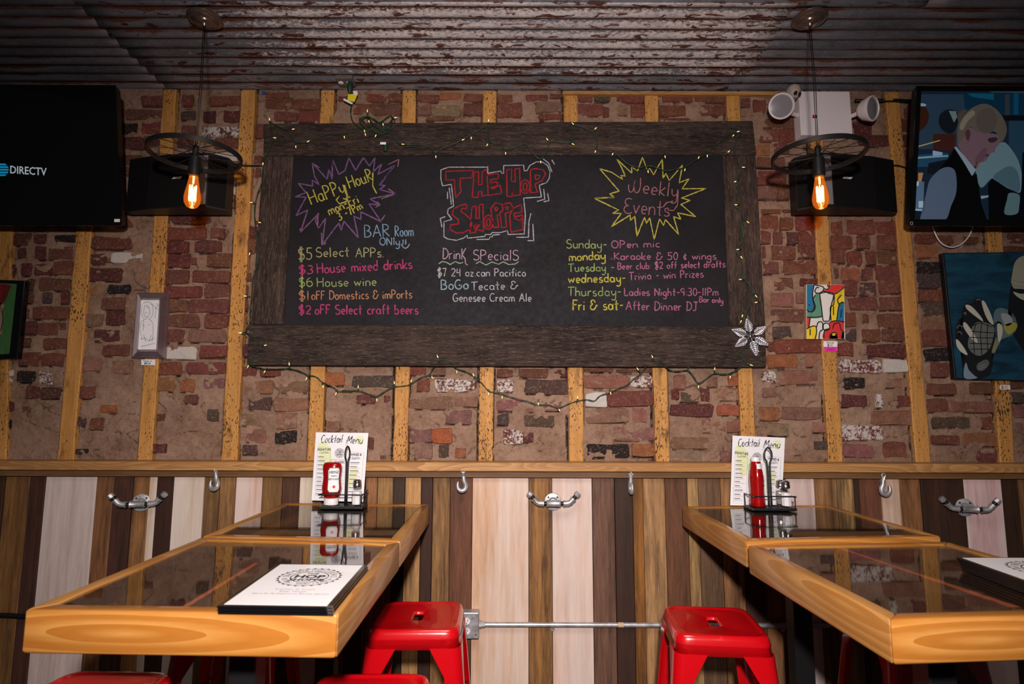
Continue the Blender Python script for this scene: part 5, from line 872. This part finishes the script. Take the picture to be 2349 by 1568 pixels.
for dx, dz in ((-.04, .036), (.04, -.036)): bm = NB(); lathe(bm, [(.004, 0), (.0035, .002)], 10, frame_to(Vector(((x0 + x1) / 2 + dx, PY - .0545, (z0 + z1) / 2 + dz)), CN)); obj('screw', bm, M['steel'], fp)
cz = aty(1200, 1432, PY - .02).z; cd_ = thing('wall_conduit', 'long galvanised conduit running from the outlet box along the planks', 'pipe', (x1, PY - .02, cz))
bm = NB(); tube(bm, [(x1 + .01, PY - .02, cz), (aty(1900, 1432, PY).x, PY - .02, cz)], .0105, 14); obj('pipe', bm, M['zinc'], cd_, smooth=40)
bm = NB(); tube(bm, [(x1 - .002, PY - .02, cz), (x1 + .012, PY - .02, cz), (x1 + .013, PY - .02, cz), (x1 + .026, PY - .02, cz)], [.017, .017, .0135, .0135], 10); obj('connector', bm, M['zinc'], cd_, smooth=30)
for px_ in (1268, 1795): xx = aty(px_, 1432, PY).x; bm = NB(); tube(bm, [(xx - .006, PY - .02, cz), (xx + .006, PY - .02, cz)], .0125, 12); box(bm, xx - .008, xx + .008, PY - .006, PY - .001, cz - .032, cz - .008, .001); lathe(bm, [(.004, 0), (.003, .003)], 8, frame_to((xx, PY - .006, cz - .023), CN)); obj('pipe_strap', bm, M['zinc'], cd_, smooth=40)
bm = NB(); xx = aty(1422, 1432, PY).x; tube(bm, [(xx - .012, PY - .02, cz), (xx + .012, PY - .02, cz)], .0109, 14); obj('paint_smudge', bm, flat('cream_paint', (.6, .45, .28), .8, ns=90), cd_)
bm = NB(); tube(bm, spline([aty(x, y, PY - .02) for x, y in ((-60, 1410), (20, 1411), (70, 1414), (300, 1425))], 4), .011, 8); tag(obj('floor_cable', bm, M['black'], smooth=1), 'thick black cable along the planks at far left, behind the table corner', 'cable')

# ================================================================== TABLES
TZ = 1.08
def make_table(label, corners, planks, stripe=None, post=(0, 0)):
    """corners: back-left, back-right, front-right, front-left on the table plane"""
    cs_ = [Vector((x, y, TZ)) for x, y in corners]; c = sum(cs_, Vector()) / 4; t = thing('pub_table', label, 'table', (c.x, c.y, 0), group='high pub tables with glass tops')
    tk, hgt = .038, .088; inn = []
    for i in range(4):
        e1 = (cs_[(i + 1) % 4] - cs_[i]).normalized(); e0 = (cs_[i - 1] - cs_[i]).normalized(); inn.append(cs_[i] + (e1 + e0) * tk)
    dn = Vector((0, 0, -hgt))
    for i, nm in enumerate(('back', 'right', 'front', 'left')):
        j = (i + 1) % 4; bm = NB(); hexa(bm, [cs_[i], cs_[j], inn[j], inn[i]], [p + dn for p in (cs_[i], cs_[j], inn[j], inn[i])], .006, 3); obj('edge_board', bm, M['edgex' if i % 2 == 0 else 'edgey'], t, smooth=35)
    n = len(planks); acc = 0; tot = sum(w for w, _ in planks)
    for w, col in planks:
        a, b = acc / tot, (acc + w) / tot; acc += w; d = Vector((0, 0, -.0065))
        q = [inn[3].lerp(inn[2], a), inn[3].lerp(inn[2], b), inn[0].lerp(inn[1], b), inn[0].lerp(inn[1], a)]; g_ = (q[1] - q[0]).normalized() * .0008
        q = [q[0] + g_, q[1] - g_, q[2] - g_, q[3] + g_]; bm = NB(); hexa(bm, [p + d for p in q], [p + d * 4 for p in q]); obj('top_plank', bm, M['tplank'], t, color=col)
    bm = NB(); d = Vector((0, 0, -.002)); hexa(bm, [p + d for p in inn], [p + d * 2.6 for p in inn]); obj('glass_top', bm, M['glass'], t)
    if stripe:
        bm = NB(); ribbon(bm, clean([atz(*stripe[0], TZ - .0058), atz(*stripe[1], TZ - .0058)], .02), stripe[2], (0, 0, 1), .25); obj('paint_stripe', bm, flat('orange_paint', (.42, .09, .03), .6), t)
    bm = NB(); box(bm, c.x - .035, c.x + .035, c.y - .035, c.y + .035, .03, TZ - .05, .004); obj('pedestal_post', bm, M['black'], t)
    bm = NB(); box(bm, c.x - .28, c.x + .28, c.y - .03, c.y + .03, 0, .03, .004); obj('pedestal_foot', bm, M['black'], t); bm = NB(); box(bm, c.x - .03, c.x + .03, c.y - .28, c.y + .28, 0, .031, .004); obj('pedestal_foot', bm, M['black'], t)
    bm = NB(); box(bm, c.x - .2, c.x + .2, c.y - .2, c.y + .2, TZ - .05, TZ - .028); obj('mounting_plate', bm, M['black'], t)
    return t
dk, md, lt_ = (.030, .016, .011), (.065, .035, .02), (.22, .10, .028)
def T(*px): return [(p.x, p.y) for p in (atz(x, y, TZ) for x, y in px)]
make_table('far left high table with pine edge and glass top, holding the inverted ketchup bottle', T((650, 1152), (985, 1156), (918, 1239), (465, 1229)), [(1, dk), (1, lt_), (1.1, md), (1, dk), (1, lt_), (1, dk)])
make_table('near left high table with pine edge, an orange stripe under its glass', T((462, 1231), (917, 1242), (776, 1407), (58, 1397)), [(1, dk), (1, md), (1, dk), (1.1, md), (1, dk), (.9, md)], ((425, 1390), (588, 1291), .012))
make_table('far right high table with pine edge and glass top, holding the upright ketchup bottle', T((1565, 1160), (1900, 1157), (2158, 1229), (1711, 1239)), [(1, dk), (1.1, dk), (1, md), (1, dk), (1, dk), (1, md)])
make_table('near right high table with pine edge, thick menu stack on its glass', T((1716, 1249), (2172, 1241), (2740, 1400), (2041, 1420)), [(1, dk), (1, dk), (1, md), (1, dk), (1, md), (1, dk)], ((1926, 1256), (2330, 1392), .02))

# ================================================================== RED STOOLS
def make_stool(loc, rz, label):
    t = thing('metal_stool', label, 'stool', loc, rz, 'red metal bar stools')
    n = 48; Hs = .762
    def rr(hw, p=.32, z=0, hd=None):
        hd = hd or hw; return [(sgn(math.cos(a), p) * hw, sgn(math.sin(a), p) * hd, z) for a in [2 * PI * k / n for k in range(n)]]
    slot = [(sgn(math.cos(a), .35) * .0185, sgn(math.sin(a), .4) * .045, 0) for a in [2 * PI * k / n for k in range(n)]]
    sl3 = lambda z: [(x, y, z) for x, y, _ in slot]
    bm = NB(); loft(bm, [rr(.1585, .26, Hs - .030), rr(.156, .26, Hs - .016), rr(.152, .26, Hs - .005), rr(.146, .27, Hs), rr(.138, .28, Hs - .0005), rr(.133, .29, Hs - .004), rr(.125, .3, Hs - .0045), [(x * 1.35, y * 1.14, Hs - .0045) for x, y, _ in slot], sl3(Hs - .006), sl3(Hs - .016)], False, False); obj('seat', bm, M['red'], t, smooth=1, local=True)
    bm = NB(); loft(bm, [rr(.1595, .26, Hs - .030), rr(.1595, .26, Hs - .033), rr(.1575, .26, Hs - .035), rr(.1618, .26, Hs - .062), rr(.159, .26, Hs - .062), rr(.153, .26, Hs - .033)], False, False); obj('skirt', bm, M['red'], t, smooth=1, local=True)
    zt = Hs - .058
    def leg(sx, sy):
        bm = NB(); rings = []
        for u in rng(0, 1, 9):
            z = zt * (1 - u) ; s = .1625 + u * .062; wl = .066 * (1 - u) + .036 * u + .04 * max(0, 1 - u * 10) ** 1.5; th = .0035; r_ = .036 - .016 * u
            arc = [(s - r_ + r_ * math.sin(q_), s - r_ + r_ * math.cos(q_)) for q_ in rng(0, PI / 2, 7)]; arc2 = [(s - r_ + (r_ - th) * math.sin(q_), s - r_ + (r_ - th) * math.cos(q_)) for q_ in rng(PI / 2, 0, 7)]
            o = [(s - wl, s)] + arc + [(s, s - wl), (s - th, s - wl)] + arc2 + [(s - wl, s - th)]
            rings.append([(sx * a, sy * b, z) for a, b in o])
        loft(bm, rings); return bm
    for sx in (-1, 1):
        for sy in (-1, 1):
            l_ = obj('leg', leg(sx, sy), M['red'], t, smooth=30, local=True); bm = NB(); box(bm, sx * .212 - .017, sx * .212 + .017, sy * .212 - .017, sy * .212 + .017, 0, .018, .003); obj('rubber_foot', bm, M['black'], l_, local=True)
    for z, k_ in ((.25, 0), (.25, 1), (.25, 2), (.25, 3)):
        s = .162 + .062 * (1 - z / zt) - .012; a = [(-s, -s), (s, -s), (s, s), (-s, s)]; p, q = a[k_], a[(k_ + 1) % 4]; bm = NB(); tube(bm, [(*p, z), (*q, z)], .010, 8); obj('footrest_bar', bm, M['red'], t, smooth=1, local=True)
    for a, b in (((-1, -1), (1, 1)), ((-1, 1), (1, -1))): bm = NB(); s = .17; tube(bm, [(a[0] * s, a[1] * s, .46), (0, 0, .465 + .004 * a[1]), (b[0] * s, b[1] * s, .46)], .004, 6); obj('cross_brace', bm, M['red'], t, smooth=1, local=True)
    return t
s0 = make_stool((-.335, 2.235, 0), .03, 'red metal stool right of the far left table, beside the outlet box')
for loc, rz, lb in (((.715, 2.185, 0), -.10, 'red metal stool left of the far right table, conduit behind its seat'), ((-.375, 1.60, 0), .02, 'red metal stool cropped by the bottom edge, in front of the outlet-side stool'), ((-1.10, 1.61, 0), -.03, 'red metal stool cropped at bottom left, in front of the near left table'), ((-.98, 2.22, 0), .05, 'red metal stool mostly hidden beneath the left tables, one leg showing'), ((1.44, 2.24, 0), .0, 'red metal stool in shadow beneath the right tables')):
    c_ = copy_tree(s0); c_.location = loc; c_.rotation_euler = (0, 0, rz); c_['label'] = lb

# ================================================================== LOGO AND MENUS
def logo(bm, f, r, Nn, w):
    """gear-edged round emblem; f maps local (x right, y up) to 3-D"""
    for i in range(26):
        a = 2 * PI * i / 26; d = .09; poly(bm, [f(r * math.cos(a - d), r * math.sin(a - d)), f(r * 1.10 * math.cos(a), r * 1.10 * math.sin(a)), f(r * math.cos(a + d), r * math.sin(a + d))])
    ribbon(bm, [f(r * math.cos(a), r * math.sin(a)) for a in rng(0, 2 * PI, 60)], w, Nn)
    ribbon(bm, [f(r * .62 * math.cos(a), r * .62 * math.sin(a)) for a in rng(.05, 2 * PI - .05, 50)], w * 2.0, Nn, .35)
    def arc(s, a0, a1, rad, h, inv=False):
        L_ = len(s)
        for i, ch in enumerate(s):
            if ch == ' ': continue
            a = a0 + (a1 - a0) * (i + .5) / L_; cx, cy = rad * math.cos(a), rad * math.sin(a); ux, uy = (math.sin(a), -math.cos(a)) if not inv else (-math.sin(a), math.cos(a)); vx, vy = (math.cos(a), math.sin(a)) if not inv else (-math.cos(a), -math.sin(a))
            g, st = GL.get(ch, GL['-'])[0], GL.get(ch, GL['-'])[1]
            for q in st: ribbon(bm, [f(cx + ux * (x - .3) * h * .9 + vx * (y - .5) * h, cy + uy * (x - .3) * h * .9 + vy * (y - .5) * h) for x, y in q], w * .8, Nn)
    arc('CRAFT BEER-FOOD-COCKTAILS', PI * 1.02, -PI * .02, r * .81, r * .2); arc('EST 2016 - STATEN ISLAND NY', PI * 1.08, PI * 1.92, r * .81, r * .15, True)
    return
GL['I'] = (.15, [[(.06, 1), (.06, 0)]]); GL['Y'] = (.6, [[(0, 1), (.3, .5), (.6, 1)], [(.3, .5), (.3, 0)]])
def folder_stack(corner, wv_, hv_, count, th, labels, zbase, gname):
    """corner: front-left on the table; wv_, hv_: width and depth vectors"""
    X, Y = wv_.normalized(), hv_.normalized()
    for i in range(count):
        off = X * (count - 1 - i) * .0022 + Y * -(count - 1 - i) * .0018; c = corner + off; z = zbase + i * (th + .0003)
        t = thing('menu_folder', labels[i], 'menu', (c.x, c.y, z), 0, gname); P = lambda a, b, dz=0: Vector((c.x, c.y, z)) + wv_ * a + hv_ * b + Vector((0, 0, dz))
        bm = NB(); hexa(bm, [P(0, 0, th), P(1, 0, th), P(1, 1, th), P(0, 1, th)], [P(0, 0), P(1, 0), P(1, 1), P(0, 1)], .0012, 2); obj('cover', bm, M['blackg'], t)
        if i == count - 1:
            bm = NB(); e = .0005; hexa(bm, [P(.045, .03, th + e), P(.95, .03, th + e), P(.955, .975, th + e), P(.045, .975, th + e)], [P(.045, .03, th - .001), P(.95, .03, th - .001), P(.955, .975, th - .001), P(.045, .975, th - .001)]); sh = obj('cover_sheet', bm, M['paper'], t)
            o = P(.52, .64, th + .0009); f = lambda x, y: o + X * x + Y * y; up = Vector((0, 0, 1)); bm = NB(); logo(bm, f, .072, up, .0016)
            for s, yy, h, b in (('THE', .022, .016, .0003), ('HOP', -.010, .036, .0014), ('SHOPPE', -.033, .024, .0008)): text3d(bm, s, h, Matrix.Translation(f(0, yy)) @ Matrix((X, Y, up)).transposed().to_4x4(), .0001, 'CENTER', b)
            obj('emblem', bm, M['ink'], sh); bm = NB()
            for s, yy, a, h in (('Kitchen & Craft', -.105, .045, .008), ('Beer House', -.12, .03, .008), ('ask us for the board of our Brewing selections', -.136, .085, .007)): hand(bm, s, lambda u, v: f(u, -v), (-a, -yy), (a, -yy), h, .0009, up)
            obj('small_print', bm, flat('grey_ink', (.25, .22, .27)), sh)
        if i >= count - 3:
            bm = NB(); box(bm, 0, .012, 0, .012, 0, th + .0012, .001); bmesh.ops.transform(bm, matrix=Matrix.Translation(P(1, 0) - X * .0115 - Y * .0005) , verts=bm.verts); obj('metal_corner', bm, M['steel'], t)
BZ = TZ - .002
p0, p1, p3 = atz(497, 1389, BZ + .015), atz(760, 1393, BZ + .015), atz(637, 1292, BZ + .015)
p0.z = p1.z = p3.z = 0
folder_stack(p0, p1 - p0, p3 - p0, 3, .0048, ['bottom black menu folder of the three on the near left table', 'middle black menu folder of the three on the near left table', 'top black menu folder with round emblem on white sheet, near left table'], BZ, 'menu folders on the near left table')
p0 = Vector((1.165, 1.285, 0)); folder_stack(p0, Vector((.255, .0, 0)), Vector((0.02, .34, 0)), 5, .0062, ['lowest black menu folder of the stack at the right edge', 'second lowest black menu folder of the right-edge stack', 'middle black menu folder of the right-edge stack', 'second highest black menu folder of the right-edge stack', 'top menu folder with white sheet on the right-edge stack'], BZ, 'menu folders on the near right table')

# ================================================================== CADDIES
def caddy(cx_px, base_px_y, yc, label, loop_rz):
    c = aty(cx_px, base_px_y, yc); c.z = BZ; t = thing('condiment_caddy', label, 'caddy', (c.x, c.y, BZ))
    bm = NB(); box(bm, -.095, .095, -.05, .05, .002, .014, .004, 2); obj('tray', bm, M['black'], t, local=True)
    bm = NB(); r = .0028; z = .062
    tube(bm, spline([(-.088, .044, .012), (-.089, .044, z - .006), (-.088, .040, z), (-.088, -.040, z), (-.080, -.048, z), (.080, -.048, z), (.087, -.048, z - .008), (.087, -.048, .012)], 4), r, 8)
    tube(bm, spline([(.088, .044, .012), (.089, .044, z + .004), (.095, .044, z + .006)], 4), r, 8); tube(bm, [(.088, .044, z), (.088, -.046, z - .004)], r, 8); obj('wire_rail', bm, M['black'], t, smooth=1, local=True)
    bm = NB(); ca, sa = math.cos(loop_rz), math.sin(loop_rz); pr = [(-.006, .012), (-.006, .185), (-.016, .215), (-.015, .245), (0, .262), (.015, .245), (.016, .215), (.006, .185), (.006, .012)]
    tube(bm, spline([(x * ca + .008, x * sa + .01, z_) for x, z_ in pr], 4), .0036, 8); obj('handle', bm, M['black'], t, smooth=1, local=True)
    for s in (-1, 1): bm = NB(); lathe(bm, [(.030, .014), (.030, .016), (.028, .0165)], 24, Matrix.Translation((s * .045, 0, 0)), caps=False); obj('cup_ring', bm, M['blackm'], t, local=True)
    return c
def label_patch(bm, rfun, z0, z1, a0, a1, c, sy, off=.0008):
    rows = 10; cols = 8; g = []
    for i in range(rows + 1):
        z = z0 + (z1 - z0) * i / rows; sh = 1 - .25 * max(0, (abs(i / rows - .5) * 2 - .8) / .2); r = rfun(z) + off; row = []
        for j in range(cols + 1):
            a = (a0 + a1) / 2 + (a1 - a0) * (j / cols - .5) * sh; row.append(bm.verts.new((c[0] + r * math.cos(a), c[1] + r * sy * math.sin(a), c[2] + z)))
        g.append(row)
    for i in range(rows):
        for j in range(cols): bm.faces.new([g[i][j], g[i][j + 1], g[i + 1][j + 1], g[i + 1][j]])
def interp(prof):
    def f(z):
        ps = sorted(prof, key=lambda p: p[1])
        for (r0, z0), (r1, z1) in zip(ps, ps[1:]):
            if z0 <= z <= z1: return r0 + (r1 - r0) * (z - z0) / max(1e-6, z1 - z0)
        return ps[-1][0]
    return f
def wraptext(bm, s, size, rfun, z, ac, c, sy, shear=0, bold=.0003):
    b2 = NB(); text3d(b2, s, size, Matrix(), .0002, 'CENTER', bold, shear=shear)
    for v in b2.verts:
        r = rfun(z + v.co.y) + .0014; a = ac + v.co.x / r; v.co = Vector((c[0] + r * math.cos(a), c[1] + r * sy * math.sin(a), c[2] + z + v.co.y))
    me = bpy.data.meshes.new('x'); b2.to_mesh(me); b2.free(); bm.from_mesh(me); bpy.data.meshes.remove(me)
# left caddy
YC = 2.60
cL = caddy(787, 1160, YC, 'black wire condiment caddy on the far left table', 1.25)
zt_ = BZ + .0165
kb = aty(760, 1155, YC); kl = Vector((kb.x, YC - .005, zt_)); t = thing('ketchup_bottle', 'red ketchup bottle standing upside down on its white cap, left caddy', 'bottle', kl)
prof = [(.0275, .026), (.033, .036), (.039, .052), (.0415, .07), (.0385, .095), (.037, .11), (.0385, .13), (.0405, .15), (.040, .165), (.034, .176), (.022, .179), (.002, .180)]
bm = NB(); lathe(bm, prof, 28, sy=.66); obj('body', bm, M['redsauce'], t, smooth=1, local=True); bm = NB(); lathe(bm, [(.030, 0), (.031, .002), (.030, .024), (.029, .027)], 28, sy=.8); obj('cap', bm, M['cap'], t, smooth=40, local=True)
rf = interp(prof); ac = -PI / 2 + .42
bm = NB(); label_patch(bm, rf, .052, .158, ac - .70, ac + .70, (0, 0, 0), .66, .0006); obj('label_border', bm, flat('label_green', (.05, .10, .04), .4), t, smooth=1, local=True)
bm = NB(); label_patch(bm, rf, .055, .155, ac - .62, ac + .62, (0, 0, 0), .66, .0010); lb_ = obj('label', bm, M['paper'], t, smooth=1, local=True)
bm = NB(); wraptext(bm, 'HEINZ', .0150, rf, .133, ac, (0, 0, 0), .66); wraptext(bm, 'TOMATO', .006, rf, .120, ac, (0, 0, 0), .66); wraptext(bm, 'KETCHUP', .0105, rf, .105, ac, (0, 0, 0), .66); obj('label_lettering', bm, M['ink'], lb_, local=True)
bm = NB(); r = rf(.076); lathe(bm, [(.0065, 0), (.006, .0012)], 14, frame_to(((r + .001) * math.cos(ac), (r + .001) * .66 * math.sin(ac), .077), (math.cos(ac), math.sin(ac) * 1.3, 0))); obj('tomato_print', bm, flat('tomato_red', (.6, .02, .01), .4), lb_, local=True)
def shaker(px_, Y, fillm, label, h=1.):
    p = aty(px_, 1150, Y); t = thing('shaker', label, 'shaker', (p.x, Y, zt_)); 
    bm = NB(); lathe(bm, [(.020, 0), (.0225, .003), (.0225, .045 * h), (.0215, .058 * h), (.015, .070 * h), (.015, .080 * h)], 8); obj('glass_body', bm, M['glass'], t, smooth=30, local=True)
    bm = NB(); lathe(bm, [(.018, .003), (.020, .005), (.020, .058 * h), (.002, .059 * h)], 8); obj('filling', bm, fillm, t, smooth=30, local=True)
    bm = NB(); lathe(bm, [(.0165, .076 * h), (.0175, .078 * h), (.0175, .09 * h), (.016, .092 * h), (.0165, .095 * h), (.0165, .102 * h), (.012, .107 * h), (.002, .109 * h)], 20); obj('screw_cap', bm, M['steel'], t, smooth=40, local=True)
shaker(818, YC - .02, M['salt'], 'glass salt shaker with steel cap in the left caddy')
# right caddy
cR_ = caddy(1766, 1168, YC - .01, 'black wire condiment caddy on the far right table', .1)
kb = aty(1735, 1160, YC); kl = Vector((kb.x, YC - .012, zt_)); t = thing('ketchup_bottle', 'red ketchup bottle standing upright, seen from its narrow side, right caddy', 'bottle', kl)
prof2 = [(.028, 0), (.0305, .004), (.031, .02), (.029, .045), (.0275, .07), (.0285, .095), (.0285, .12), (.026, .145), (.0215, .165), (.020, .186), (.018, .188)]
bm = NB(); lathe(bm, prof2, 28, sy=1.3); obj('body', bm, M['redsauce'], t, smooth=1, local=True); bm = NB(); lathe(bm, [(.0185, .186), (.0185, .204), (.0175, .206), (.002, .2065)], 24); obj('cap', bm, M['cap'], t, smooth=40, local=True)
rf2 = interp(prof2); ac = -.35; bm = NB(); label_patch(bm, rf2, .040, .128, ac - .55, ac + .75, (0, 0, 0), 1.3, .001); obj('label', bm, M['paper'], t, smooth=1, local=True)
bm = NB(); label_patch(bm, rf2, .158, .18, -PI / 2 - .3, -PI / 2 + 1.2, (0, 0, 0), 1.3, .001); obj('neck_label', bm, M['paper'], t, smooth=1, local=True)
bm = NB(); wraptext(bm, 'HEINZ', .012, rf2, .105, ac, (0, 0, 0), 1.3); wraptext(bm, 'KETCHUP', .009, rf2, .085, ac, (0, 0, 0), 1.3); obj('label_lettering', bm, M['ink'], t, local=True)
shaker(1804, YC - .025, M['salt'], 'glass salt shaker with steel cap at the front of the right caddy'); shaker(1792, YC + .028, M['pepper'], 'glass pepper shaker behind the salt shaker in the right caddy', .98)
# cocktail menu cards
def menu_card(label, q, y_bot, y_top):
    TL, TR, BR_, BL = q; pts = [aty(*BL, y_bot), aty(*BR_, y_bot), aty(*TR, y_top), aty(*TL, y_top)]; t = thing('menu_card', label, 'menu', pts[0])
    nrm = (pts[1] - pts[0]).cross(pts[3] - pts[0]).normalized(); nrm = nrm if nrm.y < 0 else -nrm
    bm = NB(); hexa(bm, pts, [p - nrm * .0015 for p in pts], .0004); sh = obj('laminated_sheet', bm, M['paper'], t)
    def f(x, y, d=.0006): # x,y in 0..1000 (x right, y down)
        a = pts[3].lerp(pts[2], x / 1000); b = pts[0].lerp(pts[1], x / 1000); return a.lerp(b, y / 1300) + nrm * d
    f2_ = lambda x, y: f(x, y, .0010)
    for s in ('60 220 180 170 260 250 330 420 300 700 220 760 130 620 90 400', '780 80 900 60 930 160 860 240 800 180', '720 700 800 640 860 760 780 960 700 1050 680 860', '300 560 380 520 400 620 320 660'):
        bm = NB(); pp = spline([Vector((a, b, 0)) for a, b in pairs(s)], 4, True); poly(bm, [f(p.x, p.y) for p in pp]); bmesh.ops.triangulate(bm, faces=bm.faces); obj('wash_print', bm, flat('lime_wash', (.70, .74, .46), .5, coat=.3), sh)
    bm = NB(); hand(bm, 'Cocktail', f2_, (110, 205), (510, 190), 150, .0030, nrm, slant=.25, jit=.5); hand(bm, 'Menu', f2_, (590, 205), (900, 208), 150, .0030, nrm, slant=.3, jit=.5)
    ribbon(bm, [f2_(x, y) for x, y in ((580, 250), (610, 215), (640, 100))], .0012, nrm); obj('script_lettering', bm, M['ink'], sh)
    bm = NB(); text = lambda s, x, y, sz, b=.0004: text3d(bm, s, sz, frame_to(f2_(x, y), nrm, pts[3] - pts[0]), .0001, 'CENTER', b, sx=.8)
    text('SIGNATURE', 180, 350, .0140); text('WINES &', 800, 440, .0155); text('CLASSIC', 490, 590, .0155); hand(bm, 'Cocktails', f2_, (95, 410), (270, 405), 50, .0011, nrm, slant=.3); hand(bm, 'Bubbles', f2_, (720, 515), (880, 500), 55, .0011, nrm, slant=.3)
    o = f2_(480, 395); ex = (pts[1] - pts[0]).normalized(); ey = (pts[3] - pts[0]).normalized(); lg = lambda x, y: o + ex * x + ey * y; logo(bm, lg, .020, nrm, .0008); text('THE', 480, 375, .006); text('HOP', 480, 405, .011); text('SHOPPE', 480, 430, .006)
    for s in ('60 290 300 290 300 1260 60 1260 60 290', '330 520 640 520', '680 370 940 370 940 1120 680 1120 680 370', '330 520 330 1260 650 1260 650 520'): ribbon(bm, [f2_(a, b) for a, b in pairs(s)], .0007, nrm)
    obj('print', bm, M['ink'], sh); bm = NB()
    rr_ = random.Random(3)
    for x0_, y0_, x1_, n_ in ((75, 470, 285, 10), (700, 570, 920, 8), (350, 640, 630, 7)):
        for i in range(n_):
            y = y0_ + i * 78; wd_ = rr_.uniform(.45, .8); ribbon(bm, [f2_(x0_, y), f2_(x0_ + (x1_ - x0_) * wd_, y)], .0026, nrm)
    obj('item_lines', bm, M['ink'], sh); bm = NB()
    for x0_, y0_, x1_, n_ in ((75, 470, 285, 10), (700, 570, 920, 7), (350, 640, 630, 7)):
        for i in range(n_):
            for d in (22, 38): y = y0_ + i * 78 + d; ribbon(bm, [f2_(x0_, y), f2_(x0_ + (x1_ - x0_) * rr_.uniform(.6, .95), y)], .0010, nrm)
    obj('item_lines', bm, flat('pale_ink', (.35, .33, .37)), sh)
    return t
menu_card('laminated cocktail menu card standing in the left caddy', ((724.5, 991), (845, 992.5), (833, 1151), (714.5, 1147)), 2.662, 2.69)
menu_card('laminated cocktail menu card standing in the right caddy', ((1680.5, 998.5), (1801, 1003.5), (1793, 1161), (1675, 1158.5)), 2.66, 2.69)
